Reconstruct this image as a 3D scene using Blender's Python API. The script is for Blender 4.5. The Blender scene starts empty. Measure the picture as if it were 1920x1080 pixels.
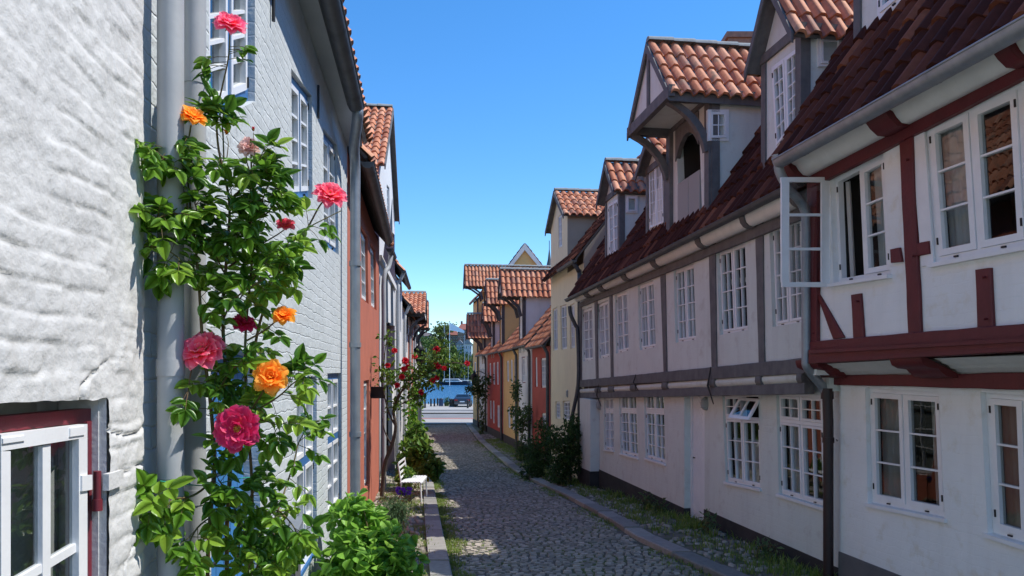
import bpy, bmesh, math, random
from mathutils import Vector, noise
from mathutils.geometry import tessellate_polygon
R_ = math.radians
random.seed(7)
sc = bpy.context.scene
col = bpy.context.collection
# ------------------------------------------------------------ camera, sky, sun, exposure
F, CX, YH = 1387.0, 960.0, 700.0
cd = bpy.data.cameras.new('camera'); cam = bpy.data.objects.new('camera', cd); col.objects.link(cam)
cam.location = (0, 0, 0); cam.rotation_euler = (R_(90), 0, 0)
cd.sensor_width = 36; cd.lens = F*36/1920; cd.shift_y = (YH-540)/1920; cd.clip_start = .05; cd.clip_end = 5000
sc.camera = cam
SUN_EL, SUN_AZ = R_(57), R_(2.5)          # azimuth counted from +X towards +Y
SD = Vector((math.cos(SUN_EL)*math.cos(SUN_AZ), math.cos(SUN_EL)*math.sin(SUN_AZ), math.sin(SUN_EL)))
w = bpy.data.worlds.new('World'); sc.world = w; w.use_nodes = True
nt = w.node_tree; sky = nt.nodes.new('ShaderNodeTexSky'); sky.sky_type = 'NISHITA'; sky.sun_disc = False
sky.sun_elevation = SUN_EL; sky.sun_rotation = math.pi/2-SUN_AZ
sky.air_density = 1.0; sky.dust_density = 0.0; sky.ozone_density = 6; sky.altitude = 0
bg = nt.nodes['Background']; bg.inputs['Strength'].default_value = .15
hsv = nt.nodes.new('ShaderNodeHueSaturation'); hsv.inputs['Saturation'].default_value = 1.22; hsv.inputs['Value'].default_value = 1.0
nt.links.new(sky.outputs[0], hsv.inputs['Color']); nt.links.new(hsv.outputs[0], bg.inputs['Color'])
ld = bpy.data.lights.new('sun', 'SUN'); ld.energy = 3.4; ld.angle = R_(.53); ld.color = (1, .955, .88)
so = bpy.data.objects.new('sun', ld); col.objects.link(so); so.rotation_euler = SD.to_track_quat('Z', 'Y').to_euler()
sc.view_settings.view_transform = 'Standard'; sc.view_settings.look = 'None'; sc.view_settings.exposure = .66
sc.view_settings.gamma = 1; sc.view_settings.use_curve_mapping = False
# ------------------------------------------------------------ materials
def mat(name, c, rough=.8, c2=None, vs=3., vth=(.35, .65), bump=0, bs=40., brick=None, spec=.5, metal=0, trans=0, bdist=.01, coat=0, streak=None, c3=None):
    m = bpy.data.materials.new(name); m.use_nodes = True; n = m.node_tree.nodes; l = m.node_tree.links
    b = n['Principled BSDF']; b.inputs['Roughness'].default_value = rough; b.inputs['Metallic'].default_value = metal
    b.inputs['Specular IOR Level'].default_value = spec; b.inputs['Coat Weight'].default_value = coat
    g = n.new('ShaderNodeNewGeometry'); pos = g.outputs['Position']; cur = None
    rgb = n.new('ShaderNodeRGB'); rgb.outputs[0].default_value = (*c, 1); cur = rgb.outputs[0]
    def mixc(f, a, bcol):
        x = n.new('ShaderNodeMix'); x.data_type = 'RGBA'; l.new(f, x.inputs[0]); l.new(a, x.inputs[6])
        if isinstance(bcol, tuple): x.inputs[7].default_value = (*bcol, 1)
        else: l.new(bcol, x.inputs[7])
        return x.outputs[2]
    def ns(scale, det=5, vec=pos, r=.6):
        x = n.new('ShaderNodeTexNoise'); x.inputs['Scale'].default_value = scale; x.inputs['Detail'].default_value = det
        x.inputs['Roughness'].default_value = r; l.new(vec, x.inputs['Vector']); return x.outputs['Fac']
    def rng(v, a, bb, lo=0., hi=1.):
        x = n.new('ShaderNodeMapRange'); l.new(v, x.inputs[0]); x.inputs[1].default_value = a; x.inputs[2].default_value = bb
        x.inputs[3].default_value = lo; x.inputs[4].default_value = hi; return x.outputs[0]
    if c2: cur = mixc(rng(ns(vs), *vth), cur, c2)
    if c3: cur = mixc(rng(ns(vs*3.7), .56, .7, 0, .7), cur, c3)
    if streak:
        mp = n.new('ShaderNodeMapping'); mp.inputs['Scale'].default_value = (1, 1, .12); l.new(pos, mp.inputs[0])
        cur = mixc(rng(ns(7, 4, mp.outputs[0]), .5, .8, 0, .4), cur, streak)
    l.new(cur, b.inputs['Base Color'])
    h = None
    if bump: h = ns(bs, 6)
    if brick:
        sp = n.new('ShaderNodeSeparateXYZ'); l.new(pos, sp.inputs[0]); cb = n.new('ShaderNodeCombineXYZ')
        l.new(sp.outputs[1], cb.inputs[0]); l.new(sp.outputs[2], cb.inputs[1])
        ad = n.new('ShaderNodeVectorMath'); ad.operation = 'ADD'; l.new(cb.outputs[0], ad.inputs[0])
        nz = n.new('ShaderNodeTexNoise'); nz.inputs['Scale'].default_value = 6; l.new(pos, nz.inputs['Vector'])
        sc_ = n.new('ShaderNodeVectorMath'); sc_.operation = 'SCALE'; sc_.inputs[3].default_value = .05; l.new(nz.outputs['Color'], sc_.inputs[0]); l.new(sc_.outputs[0], ad.inputs[1])
        br = n.new('ShaderNodeTexBrick'); l.new(ad.outputs[0], br.inputs['Vector']); br.inputs['Scale'].default_value = 1
        br.inputs['Brick Width'].default_value = .25; br.inputs['Row Height'].default_value = .085; br.inputs['Mortar Size'].default_value = .008
        br.inputs['Mortar Smooth'].default_value = 1
        f = rng(br.outputs['Fac'], 0, 1, brick, 0)
        lo = ns(9, 3)
        ma = n.new('ShaderNodeMath'); ma.operation = 'MULTIPLY_ADD'; l.new(lo, ma.inputs[0]); ma.inputs[1].default_value = .8; l.new(f, ma.inputs[2])
        if h is None: h = ma.outputs[0]
        else:
            m2 = n.new('ShaderNodeMath'); m2.operation = 'MULTIPLY_ADD'; l.new(h, m2.inputs[0]); m2.inputs[1].default_value = bump; l.new(ma.outputs[0], m2.inputs[2]); h = m2.outputs[0]
    if h is not None:
        bp = n.new('ShaderNodeBump'); bp.inputs['Strength'].default_value = 1 if brick else bump; bp.inputs['Distance'].default_value = bdist
        l.new(h, bp.inputs['Height']); l.new(bp.outputs[0], b.inputs['Normal'])
    if trans:
        t = n.new('ShaderNodeBsdfTranslucent'); l.new(cur, t.inputs[0]); ms = n.new('ShaderNodeMixShader'); ms.inputs[0].default_value = trans
        l.new(b.outputs[0], ms.inputs[1]); l.new(t.outputs[0], ms.inputs[2]); l.new(ms.outputs[0], n['Material Output'].inputs[0])
    return m
def uvmat(name, ramp, rough=.6, axis=None, var=.2, trans=0, spec=.5, bump=0, bs=60, moss=None, mscale=2., coat=0, bdist=.01):
    """colour picked at random per integer cell of the UV map (one tile, one stone, one leaf), or along V when axis='v'"""
    m = bpy.data.materials.new(name); m.use_nodes = True; n = m.node_tree.nodes; l = m.node_tree.links; b = n['Principled BSDF']
    b.inputs['Roughness'].default_value = rough; b.inputs['Specular IOR Level'].default_value = spec; b.inputs['Coat Weight'].default_value = coat
    uv = n.new('ShaderNodeUVMap'); sp = n.new('ShaderNodeSeparateXYZ'); l.new(uv.outputs[0], sp.inputs[0])
    fl = n.new('ShaderNodeVectorMath'); fl.operation = 'FLOOR'; l.new(uv.outputs[0], fl.inputs[0])
    wn = n.new('ShaderNodeTexWhiteNoise'); wn.noise_dimensions = '2D'; l.new(fl.outputs[0], wn.inputs['Vector'])
    cr = n.new('ShaderNodeValToRGB'); e = cr.color_ramp.elements
    while len(e) < len(ramp): e.new(.5)
    for i, (p, c) in enumerate(ramp): e[i].position = p; e[i].color = (*c, 1)
    if axis == 'v':
        fr = n.new('ShaderNodeMath'); fr.operation = 'FRACT'; l.new(sp.outputs[1], fr.inputs[0]); l.new(fr.outputs[0], cr.inputs[0])
    else: l.new(wn.outputs[0], cr.inputs[0])
    cur = cr.outputs[0]
    g = n.new('ShaderNodeNewGeometry')
    hs = n.new('ShaderNodeHueSaturation'); l.new(cur, hs.inputs['Color'])
    nz = n.new('ShaderNodeTexNoise'); nz.inputs['Scale'].default_value = bs*.25; nz.inputs['Detail'].default_value = 4; l.new(g.outputs[0], nz.inputs['Vector'])
    ad = n.new('ShaderNodeMath'); ad.operation = 'MULTIPLY_ADD'; ad.inputs[1].default_value = var*1.5; ad.inputs[2].default_value = 1-var*.75; l.new(nz.outputs[0], ad.inputs[0]); l.new(ad.outputs[0], hs.inputs['Value'])
    cur = hs.outputs[0]
    if moss:
        n2 = n.new('ShaderNodeTexNoise'); n2.inputs['Scale'].default_value = mscale; n2.inputs['Detail'].default_value = 6; l.new(g.outputs[0], n2.inputs['Vector'])
        mr = n.new('ShaderNodeMapRange'); mr.inputs[1].default_value = .55; mr.inputs[2].default_value = .7; mr.inputs[4].default_value = .7; l.new(n2.outputs[0], mr.inputs[0])
        x = n.new('ShaderNodeMix'); x.data_type = 'RGBA'; l.new(mr.outputs[0], x.inputs[0]); l.new(cur, x.inputs[6]); x.inputs[7].default_value = (*moss, 1); cur = x.outputs[2]
    l.new(cur, b.inputs['Base Color'])
    if bump:
        bz = n.new('ShaderNodeTexNoise'); bz.inputs['Scale'].default_value = bs; bz.inputs['Detail'].default_value = 5; l.new(g.outputs[0], bz.inputs['Vector'])
        bp = n.new('ShaderNodeBump'); bp.inputs['Strength'].default_value = bump; bp.inputs['Distance'].default_value = bdist; l.new(bz.outputs[0], bp.inputs['Height']); l.new(bp.outputs[0], b.inputs['Normal'])
    if trans:
        t = n.new('ShaderNodeBsdfTranslucent'); h2 = n.new('ShaderNodeHueSaturation'); h2.inputs['Value'].default_value = 1.5; h2.inputs['Hue'].default_value = .49 if axis != 'v' else .5; l.new(cur, h2.inputs['Color']); l.new(h2.outputs[0], t.inputs[0])
        ms = n.new('ShaderNodeMixShader'); ms.inputs[0].default_value = trans
        l.new(b.outputs[0], ms.inputs[1]); l.new(t.outputs[0], ms.inputs[2]); l.new(ms.outputs[0], n['Material Output'].inputs[0])
    return m
def glass(name, tint=(.75, .8, .8), boost=1.0, add=.07):
    m = bpy.data.materials.new(name); m.use_nodes = True; n = m.node_tree.nodes; l = m.node_tree.links; n.remove(n['Principled BSDF'])
    g = n.new('ShaderNodeBsdfGlossy'); g.inputs['Roughness'].default_value = .01; t = n.new('ShaderNodeBsdfTransparent'); t.inputs[0].default_value = (*tint, 1)
    lw = n.new('ShaderNodeLayerWeight'); lw.inputs[0].default_value = .5; fr = n.new('ShaderNodeMath'); fr.operation = 'POWER'; l.new(lw.outputs['Facing'], fr.inputs[0]); fr.inputs[1].default_value = 4.3
    ma = n.new('ShaderNodeMath'); ma.operation = 'MULTIPLY_ADD'; ma.use_clamp = True; ma.inputs[1].default_value = boost; ma.inputs[2].default_value = add; l.new(fr.outputs[0], ma.inputs[0])
    ge = n.new('ShaderNodeNewGeometry'); nz = n.new('ShaderNodeTexNoise'); nz.inputs['Scale'].default_value = 2.2; nz.inputs['Detail'].default_value = 1; l.new(ge.outputs[0], nz.inputs['Vector'])
    bp = n.new('ShaderNodeBump'); bp.inputs['Strength'].default_value = .5; bp.inputs['Distance'].default_value = .008; l.new(nz.outputs[0], bp.inputs['Height']); l.new(bp.outputs[0], g.inputs['Normal'])
    ms = n.new('ShaderNodeMixShader'); l.new(ma.outputs[0], ms.inputs[0]); l.new(t.outputs[0], ms.inputs[1]); l.new(g.outputs[0], ms.inputs[2]); l.new(ms.outputs[0], n['Material Output'].inputs[0])
    return m
M = {}
M['whitewash'] = mat('whitewash', (.66, .66, .65), .9, (.60, .60, .595), 2.2, bump=.6, bs=55, bdist=.006, c3=(.50, .495, .48))
M['limeplaster'] = mat('lime_plaster', (.68, .725, .685), .9, (.63, .67, .635), 1.2, bump=.4, bs=30, brick=.18, bdist=.006, c3=(.54, .55, .51), streak=(.50, .50, .475))  # pale, slightly green plaster colour with darker mottling, patches and streaks
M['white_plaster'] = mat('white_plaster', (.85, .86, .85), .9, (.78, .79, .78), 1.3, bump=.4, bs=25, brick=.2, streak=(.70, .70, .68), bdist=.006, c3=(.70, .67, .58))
M['bluewash'] = mat('pale_blue_limewash', (.56, .60, .61), .9, (.50, .54, .55), 2.5, bump=.6, bs=30, brick=.3, bdist=.012, c3=(.66, .70, .72))
M['soffit'] = mat('grey_soffit', (.42, .44, .46), .9, (.36, .38, .4), 2, bump=.2)
M['redwall'] = mat('terracotta_plaster', (.50, .15, .09), .9, (.43, .13, .08), 2, bump=.4, bs=40, streak=(.36, .12, .08))
M['redwall2'] = mat('brick_red_plaster', (.42, .075, .05), .9, (.36, .065, .045), 2, bump=.3)
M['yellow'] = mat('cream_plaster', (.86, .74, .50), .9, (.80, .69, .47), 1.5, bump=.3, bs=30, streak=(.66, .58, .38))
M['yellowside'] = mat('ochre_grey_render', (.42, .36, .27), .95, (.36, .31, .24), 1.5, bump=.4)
M['ochre'] = mat('ochre_plaster', (.68, .45, .18), .9, (.60, .40, .17), 2, bump=.3)
M['farwhite'] = mat('far_white_plaster', (.72, .71, .70), .9, (.64, .63, .62), 2, bump=.2, streak=(.5, .5, .48))
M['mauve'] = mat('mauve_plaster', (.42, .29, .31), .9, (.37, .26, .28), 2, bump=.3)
M['timber'] = mat('grey_painted_timber', (.145, .14, .14), .8, (.10, .098, .10), 6, bump=.5, bs=30, streak=(.22, .21, .205))
M['darktimber'] = mat('dark_timber', (.055, .05, .052), .8, (.09, .08, .08), 8, bump=.3)
M['redtimber'] = mat('oxblood_painted_timber', (.13, .014, .017), .55, (.10, .011, .014), 5, bump=.35, bs=25, streak=(.08, .013, .014))
M['cove'] = mat('cream_white_paint', (.78, .78, .74), .7, (.70, .70, .66), 4, bump=.2, streak=(.6, .6, .56))
M['paint'] = mat('white_gloss_paint', (.83, .84, .85), .4, (.77, .78, .79), 5, bump=.08, bs=60)
M['paintblue'] = mat('blue_gloss_paint', (.05, .17, .42), .35, (.045, .15, .36), 5, bump=.1)
M['doorblue'] = mat('bright_blue_door_paint', (.06, .24, .55), .4, (.05, .2, .48), 4, bump=.1)
M['maroon'] = mat('maroon_paint', (.20, .02, .035), .5, (.15, .02, .03), 6, bump=.1)
M['zinc'] = mat('weathered_zinc', (.34, .37, .40), .5, (.26, .29, .32), 5, metal=.55, bump=.1, bs=20, streak=(.45, .46, .46))
M['pipegrey'] = mat('grey_painted_pipe', (.42, .435, .45), .6, (.35, .365, .38), 4, bump=.1, streak=(.5, .51, .52))
M['darkzinc'] = mat('dark_zinc_gutter', (.07, .075, .08), .55, (.10, .105, .11), 6, metal=.3, bump=.1)
M['redpipe'] = mat('dark_red_cast_pipe', (.03, .012, .012), .5, (.02, .01, .01), 6)
M['plinth'] = mat('black_tarred_plinth', (.022, .021, .023), .8, (.04, .038, .038), 4, bump=.3)
M['greyplinth'] = mat('grey_plinth', (.10, .10, .11), .8, (.13, .13, .135), 4, bump=.3)
M['dark'] = mat('dark_room', (.035, .033, .03), .9)
M['curtain'] = mat('white_curtain', (.75, .75, .73), .9, trans=.35)
M['curtain2'] = mat('grey_net_curtain', (.42, .43, .42), .9, trans=.2)
M['iron'] = mat('black_iron', (.02, .02, .022), .45, metal=.3)
M['glass'] = glass('window_glass')
M['glassl'] = glass('dark_window_glass', (.6, .62, .6), .8, .05)
M['brick'] = mat('chimney_brick', (.30, .16, .12), .9, (.2, .12, .1), 12, bump=.4)
M['mortar'] = mat('ridge_mortar', (.30, .32, .31), .9, (.22, .24, .24), 8, bump=.4)
tile_r = [(0, (.36, .115, .055)), (.3, (.48, .175, .085)), (.65, (.57, .235, .125)), (.9, (.62, .30, .18)), (1, (.28, .11, .07))]
M['tile'] = uvmat('orange_clay_pantile', tile_r, .7, spec=.3, var=.45, moss=(.16, .13, .09), mscale=5., bump=.3, bs=70, bdist=.003)
M['tiledark'] = uvmat('dark_red_clay_pantile', [(0, (.045, .014, .010)), (.5, (.075, .024, .016)), (.85, (.12, .04, .025)), (1, (.24, .09, .05))], .85, spec=.15, var=.4, bump=.3, bs=70, bdist=.003)
M['sett'] = uvmat('granite_sett', [(0, (.23, .205, .17)), (.4, (.31, .28, .23)), (.7, (.38, .335, .275)), (1, (.46, .40, .33))], .75, var=.5, bump=.6, bs=70, bdist=.006)
M['slab'] = uvmat('kerb_slab_stone', [(0, (.18, .175, .165)), (.4, (.27, .26, .235)), (.75, (.34, .33, .295)), (1, (.30, .265, .245))], .85, var=.4, bump=.5, bs=60, bdist=.006)
M['joint'] = mat('mossy_joint_soil', (.13, .115, .09), .95, (.10, .13, .035), 1.6, (.45, .6), bump=.6, bs=60, bdist=.01)
M['gravel'] = mat('gravelly_soil', (.17, .15, .12), .95, (.10, .12, .04), 2.2, (.45, .58), bump=1, bs=70, bdist=.015, c3=(.26, .24, .2))
M['asphalt'] = mat('pale_asphalt', (.17, .165, .16), .9, (.21, .2, .195), .6)
M['paving'] = mat('pale_concrete_paving', (.38, .35, .32), .9, (.33, .31, .28), 1.2)
M['redpaving'] = mat('red_paving', (.36, .14, .12), .9, (.32, .16, .13), 2)
M['petalpink'] = uvmat('pink_rose_petal', [(0, (.85, .45, .05)), (.28, (.88, .16, .14)), (.55, (.84, .07, .20)), (.85, (.88, .16, .30)), (1, (.92, .42, .48))], .5, axis='v', var=.15, trans=.35, spec=.3)
M['petalcoral'] = uvmat('coral_rose_petal', [(0, (.9, .55, .12)), (.3, (.92, .27, .15)), (.6, (.9, .10, .20)), (.9, (.92, .18, .28)), (1, (.95, .45, .48))], .5, axis='v', var=.15, trans=.35, spec=.3)
M['petalmag'] = uvmat('magenta_rose_petal', [(0, (.9, .55, .08)), (.22, (.85, .2, .12)), (.45, (.70, .025, .12)), (.85, (.65, .02, .13)), (1, (.78, .12, .26))], .5, axis='v', var=.15, trans=.3, spec=.3)
M['petalorange'] = uvmat('orange_rose_petal', [(0, (.75, .14, .01)), (.3, (.88, .25, .015)), (.6, (.92, .38, .03)), (1, (.95, .50, .08))], .5, axis='v', var=.12, trans=.4, spec=.3)
M['petalpale'] = uvmat('faded_rose_petal', [(0, (.7, .4, .25)), (.5, (.75, .42, .38)), (1, (.82, .6, .55))], .6, axis='v', var=.15, trans=.3, spec=.2)
M['petalred'] = uvmat('red_rose_petal', [(0, (.4, .01, .02)), (.6, (.6, .012, .03)), (1, (.7, .04, .06))], .5, axis='v', var=.15, trans=.25, spec=.3)
M['stamen'] = mat('golden_stamens', (.75, .42, .04), .7, (.5, .22, .02), 200)
def greens(name, a, b, c, rough=.42, trans=.35): return uvmat(name, [(0, a), (.5, b), (1, c)], rough, var=.3, trans=trans, bump=.25, bs=120, bdist=.002, spec=.5)
M['roseleaf'] = greens('rose_leaf', (.05, .15, .018), (.14, .31, .028), (.29, .47, .055), .3, .4)
M['darkleaf'] = greens('dark_leaf', (.03, .07, .02), (.05, .11, .028), (.08, .16, .04))
M['mallow'] = greens('fresh_green_leaf', (.13, .30, .03), (.20, .43, .05), (.29, .52, .08), .5)
M['lav'] = greens('grey_green_leaf', (.06, .12, .05), (.10, .18, .07), (.14, .22, .1), .6)
M['vine'] = greens('climber_leaf', (.05, .12, .02), (.10, .22, .03), (.20, .30, .05), .5)
M['grassm'] = greens('grass_blade', (.08, .15, .02), (.16, .25, .035), (.28, .32, .09), .6)
M['treeleaf'] = greens('tree_leaf', (.04, .09, .015), (.07, .14, .025), (.12, .19, .035), .6, .2)
M['treeleaf2'] = greens('yellow_green_tree_leaf', (.10, .15, .03), (.16, .21, .04), (.22, .27, .07), .6, .2)
M['stem'] = mat('green_brown_stem', (.10, .12, .03), .6, (.14, .07, .03), 15)
M['bark'] = mat('bark', (.12, .09, .065), .9, (.07, .055, .045), 15, bump=.6)
M['purple'] = mat('purple_petal', (.16, .03, .42), .6, trans=.2)
M['wire'] = mat('green_wire', (.02, .3, .2), .5)
# ------------------------------------------------------------ mesh helpers
class MB:
    def __init__(s): s.v = []; s.f = []; s.m = []; s.uv = {}; s.sm = []
    def face(s, pts, mi=0, uv=None, smooth=False):
        b = len(s.v); s.v.extend(pts); s.f.append(tuple(range(b, b+len(pts)))); s.m.append(mi); s.sm.append(smooth)
        if uv: s.uv[len(s.f)-1] = uv
    def idx(s, vs, faces, mi=0, smooth=False, uvs=None):
        b = len(s.v); s.v.extend(vs)
        for k, f in enumerate(faces):
            s.f.append(tuple(b+i for i in f)); s.m.append(mi); s.sm.append(smooth)
            if uvs: s.uv[len(s.f)-1] = uvs[k]
    def hexa(s, a, b, mi=0):     # a, b: two quads of 4 points facing each other
        s.idx(list(a)+list(b), [(0, 1, 2, 3), (7, 6, 5, 4), (0, 4, 5, 1), (1, 5, 6, 2), (2, 6, 7, 3), (3, 7, 4, 0)], mi)
    def box(s, c, d, mi=0, rz=0):
        cx, cy, cz = c; x, y, z = d[0]/2, d[1]/2, d[2]/2; co, si = math.cos(rz), math.sin(rz)
        q = lambda sx, sy, sz: Vector((cx+co*sx*x-si*sy*y, cy+si*sx*x+co*sy*y, cz+sz*z))
        s.hexa([q(-1, -1, -1), q(1, -1, -1), q(1, 1, -1), q(-1, 1, -1)], [q(-1, -1, 1), q(1, -1, 1), q(1, 1, 1), q(-1, 1, 1)], mi)
    def tube(s, pts, r, n=8, mi=0, cap=True):
        pts = [Vector(p) for p in pts]; N = len(pts); rr = r if isinstance(r, (list, tuple)) else [r]*N
        t0 = (pts[1]-pts[0]).normalized(); up = Vector((0, 0, 1)) if abs(t0.z) < .9 else Vector((1, 0, 0))
        vs = []
        x = t0.cross(up).normalized()
        for i, p in enumerate(pts):
            t = (pts[min(i+1, N-1)]-pts[max(i-1, 0)]).normalized(); x = (x-t*x.dot(t)).normalized(); y = t.cross(x)
            for k in range(n): a = 2*math.pi*k/n; vs.append(p+(x*math.cos(a)+y*math.sin(a))*rr[i])
        fs = [(i*n+k, i*n+(k+1) % n, (i+1)*n+(k+1) % n, (i+1)*n+k) for i in range(N-1) for k in range(n)]
        s.idx(vs, fs, mi, True)
        if cap: s.face([vs[k] for k in range(n)], mi); s.face([vs[(N-1)*n+k] for k in range(n)], mi)
    def lathe(s, c, prof, n=16, mi=0):
        vs = [Vector((c[0]+r*math.cos(2*math.pi*k/n), c[1]+r*math.sin(2*math.pi*k/n), c[2]+z)) for r, z in prof for k in range(n)]
        s.idx(vs, [(i*n+k, i*n+(k+1) % n, (i+1)*n+(k+1) % n, (i+1)*n+k) for i in range(len(prof)-1) for k in range(n)], mi, True)
    def build(s, name, mats, parent=None, recalc=False, loc=None):
        me = bpy.data.meshes.new(name); off = OFF.get(parent.name, Vector()) if parent else (Vector(loc) if loc else Vector())
        me.from_pydata([tuple(Vector(p)-off) for p in s.v], [], s.f); me.update()
        if not isinstance(mats, (list, tuple)): mats = [mats]
        for m in mats: me.materials.append(m)
        me.polygons.foreach_set('material_index', s.m); me.polygons.foreach_set('use_smooth', s.sm)
        if s.uv:
            ul = me.uv_layers.new(name='UVMap'); arr = [0.]*(2*len(me.loops))
            for fi, uv in s.uv.items():
                ls = me.polygons[fi].loop_start
                for k, (a, b) in enumerate(uv): arr[2*(ls+k)] = a; arr[2*(ls+k)+1] = b
            ul.data.foreach_set('uv', arr)
        if recalc:
            bm = bmesh.new(); bm.from_mesh(me); bmesh.ops.remove_doubles(bm, verts=bm.verts, dist=1e-5); bmesh.ops.recalc_face_normals(bm, faces=bm.faces); bm.to_mesh(me); bm.free()
        o = bpy.data.objects.new(name, me); col.objects.link(o)
        if parent: o.parent = parent; OFF[o.name] = off
        elif loc: o.location = loc; OFF[o.name] = off
        return o
OFF = {}
def tag(o, label=None, cat=None, group=None, kind=None):
    if label: o['label'] = label
    if cat: o['category'] = cat
    if group: o['group'] = group
    if kind: o['kind'] = kind
    return o
def thing(name, loc, label, cat, group=None):
    o = bpy.data.objects.new(name, None); col.objects.link(o); o.location = loc; o.empty_display_size = .2; OFF[o.name] = Vector(loc)
    return tag(o, label, cat, group)
def lerp(a, b, t): return a+(b-a)*t
def interp(tab, x):
    if x <= tab[0][0]: (x0, y0), (x1, y1) = tab[0], tab[1]
    elif x >= tab[-1][0]: (x0, y0), (x1, y1) = tab[-2], tab[-1]
    else:
        for i in range(len(tab)-1):
            if tab[i][0] <= x <= tab[i+1][0]: (x0, y0), (x1, y1) = tab[i], tab[i+1]; break
    return y0+(y1-y0)*(x-x0)/(x1-x0)
GT = [(-60, -1.6), (-6, -2.1), (0, -2.2), (8.4, -2.33), (12, -2.42), (23, -3.0), (50, -3.42), (75, -3.7), (92, -3.8), (200, -3.8)]
def ZG(Y): return interp(GT, Y)
def gpt(px, py, dz=0):
    """the point of the ground seen at a pixel"""
    k = (py-YH)/F; lo, hi = 1., 300.
    for _ in range(60):
        y = (lo+hi)/2
        if -(ZG(y)+dz) > k*y: lo = y
        else: hi = y
    return Vector(((px-CX)/F*lo, lo, ZG(lo)+dz))
def at(px, py, Y): return Vector(((px-CX)/F*Y, Y, (YH-py)/F*Y))
class Fac:
    """vertical facade plane: point p0, direction d (t = world Y for the street fronts), normal n towards the street"""
    def __init__(s, p0, d, n): s.p0 = p0; s.d = d; s.n = n; s.L = math.hypot(*d)
    @staticmethod
    def street(a, b, side):
        L = math.hypot(1, b); return Fac((a, 0.), (b, 1.), (side/L, -side*b/L))
    def P(s, t, z, o=0.): return Vector((s.p0[0]+s.d[0]*t+s.n[0]*o, s.p0[1]+s.d[1]*t+s.n[1]*o, z))
    def pix(s, px, py, o=0.):
        k = (px-CX)/F; t = (k*(s.p0[1]+s.n[1]*o)-s.p0[0]-s.n[0]*o)/(s.d[0]-k*s.d[1])
        return (t, (YH-py)/F*(s.p0[1]+s.d[1]*t+s.n[1]*o))
    def W(s, px, py, o=0.): return s.P(*s.pix(px, py, o), o)
    def slab(s, mb, q, o0, o1, mi=0): mb.hexa([s.P(t, z, o1) for t, z in q], [s.P(t, z, o0) for t, z in q], mi)
    def quad(s, pts, o=0.): return [s.pix(x, y, o) for x, y in pts]
    def cheek(s, t, o): # plane at right angles to the front, facing the camera
        q = s.P(t, 0, o); return Fac((q.x, q.y), (-s.n[0], -s.n[1]), (-s.d[0]/s.L, -s.d[1]/s.L))
def wall(fac, poly, holes, o, parent, m, name='wall', reveal=.12, deep=.5, rm=None):
    mb = MB(); polys = [[Vector((t, z, 0)) for t, z in poly]]+[[Vector((t, z, 0)) for t, z in h] for h in holes]
    flat = [p for q in polys for p in q]
    for tri in tessellate_polygon(polys): mb.face([fac.P(flat[i].x, flat[i].y, o) for i in tri], 0)
    for h in holes:
        for i in range(len(h)):
            a, b = h[i], h[(i+1) % len(h)]
            mb.face([fac.P(*a, o), fac.P(*b, o), fac.P(*b, o-reveal), fac.P(*a, o-reveal)], 1 if rm else 0)
            mb.face([fac.P(*a, o-reveal), fac.P(*b, o-reveal), fac.P(*b, o-deep), fac.P(*a, o-deep)], 2)
        mb.face([fac.P(*p, o-deep) for p in h], 2)
    return mb.build(name, [m, rm or m, M['dark']], parent)
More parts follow.
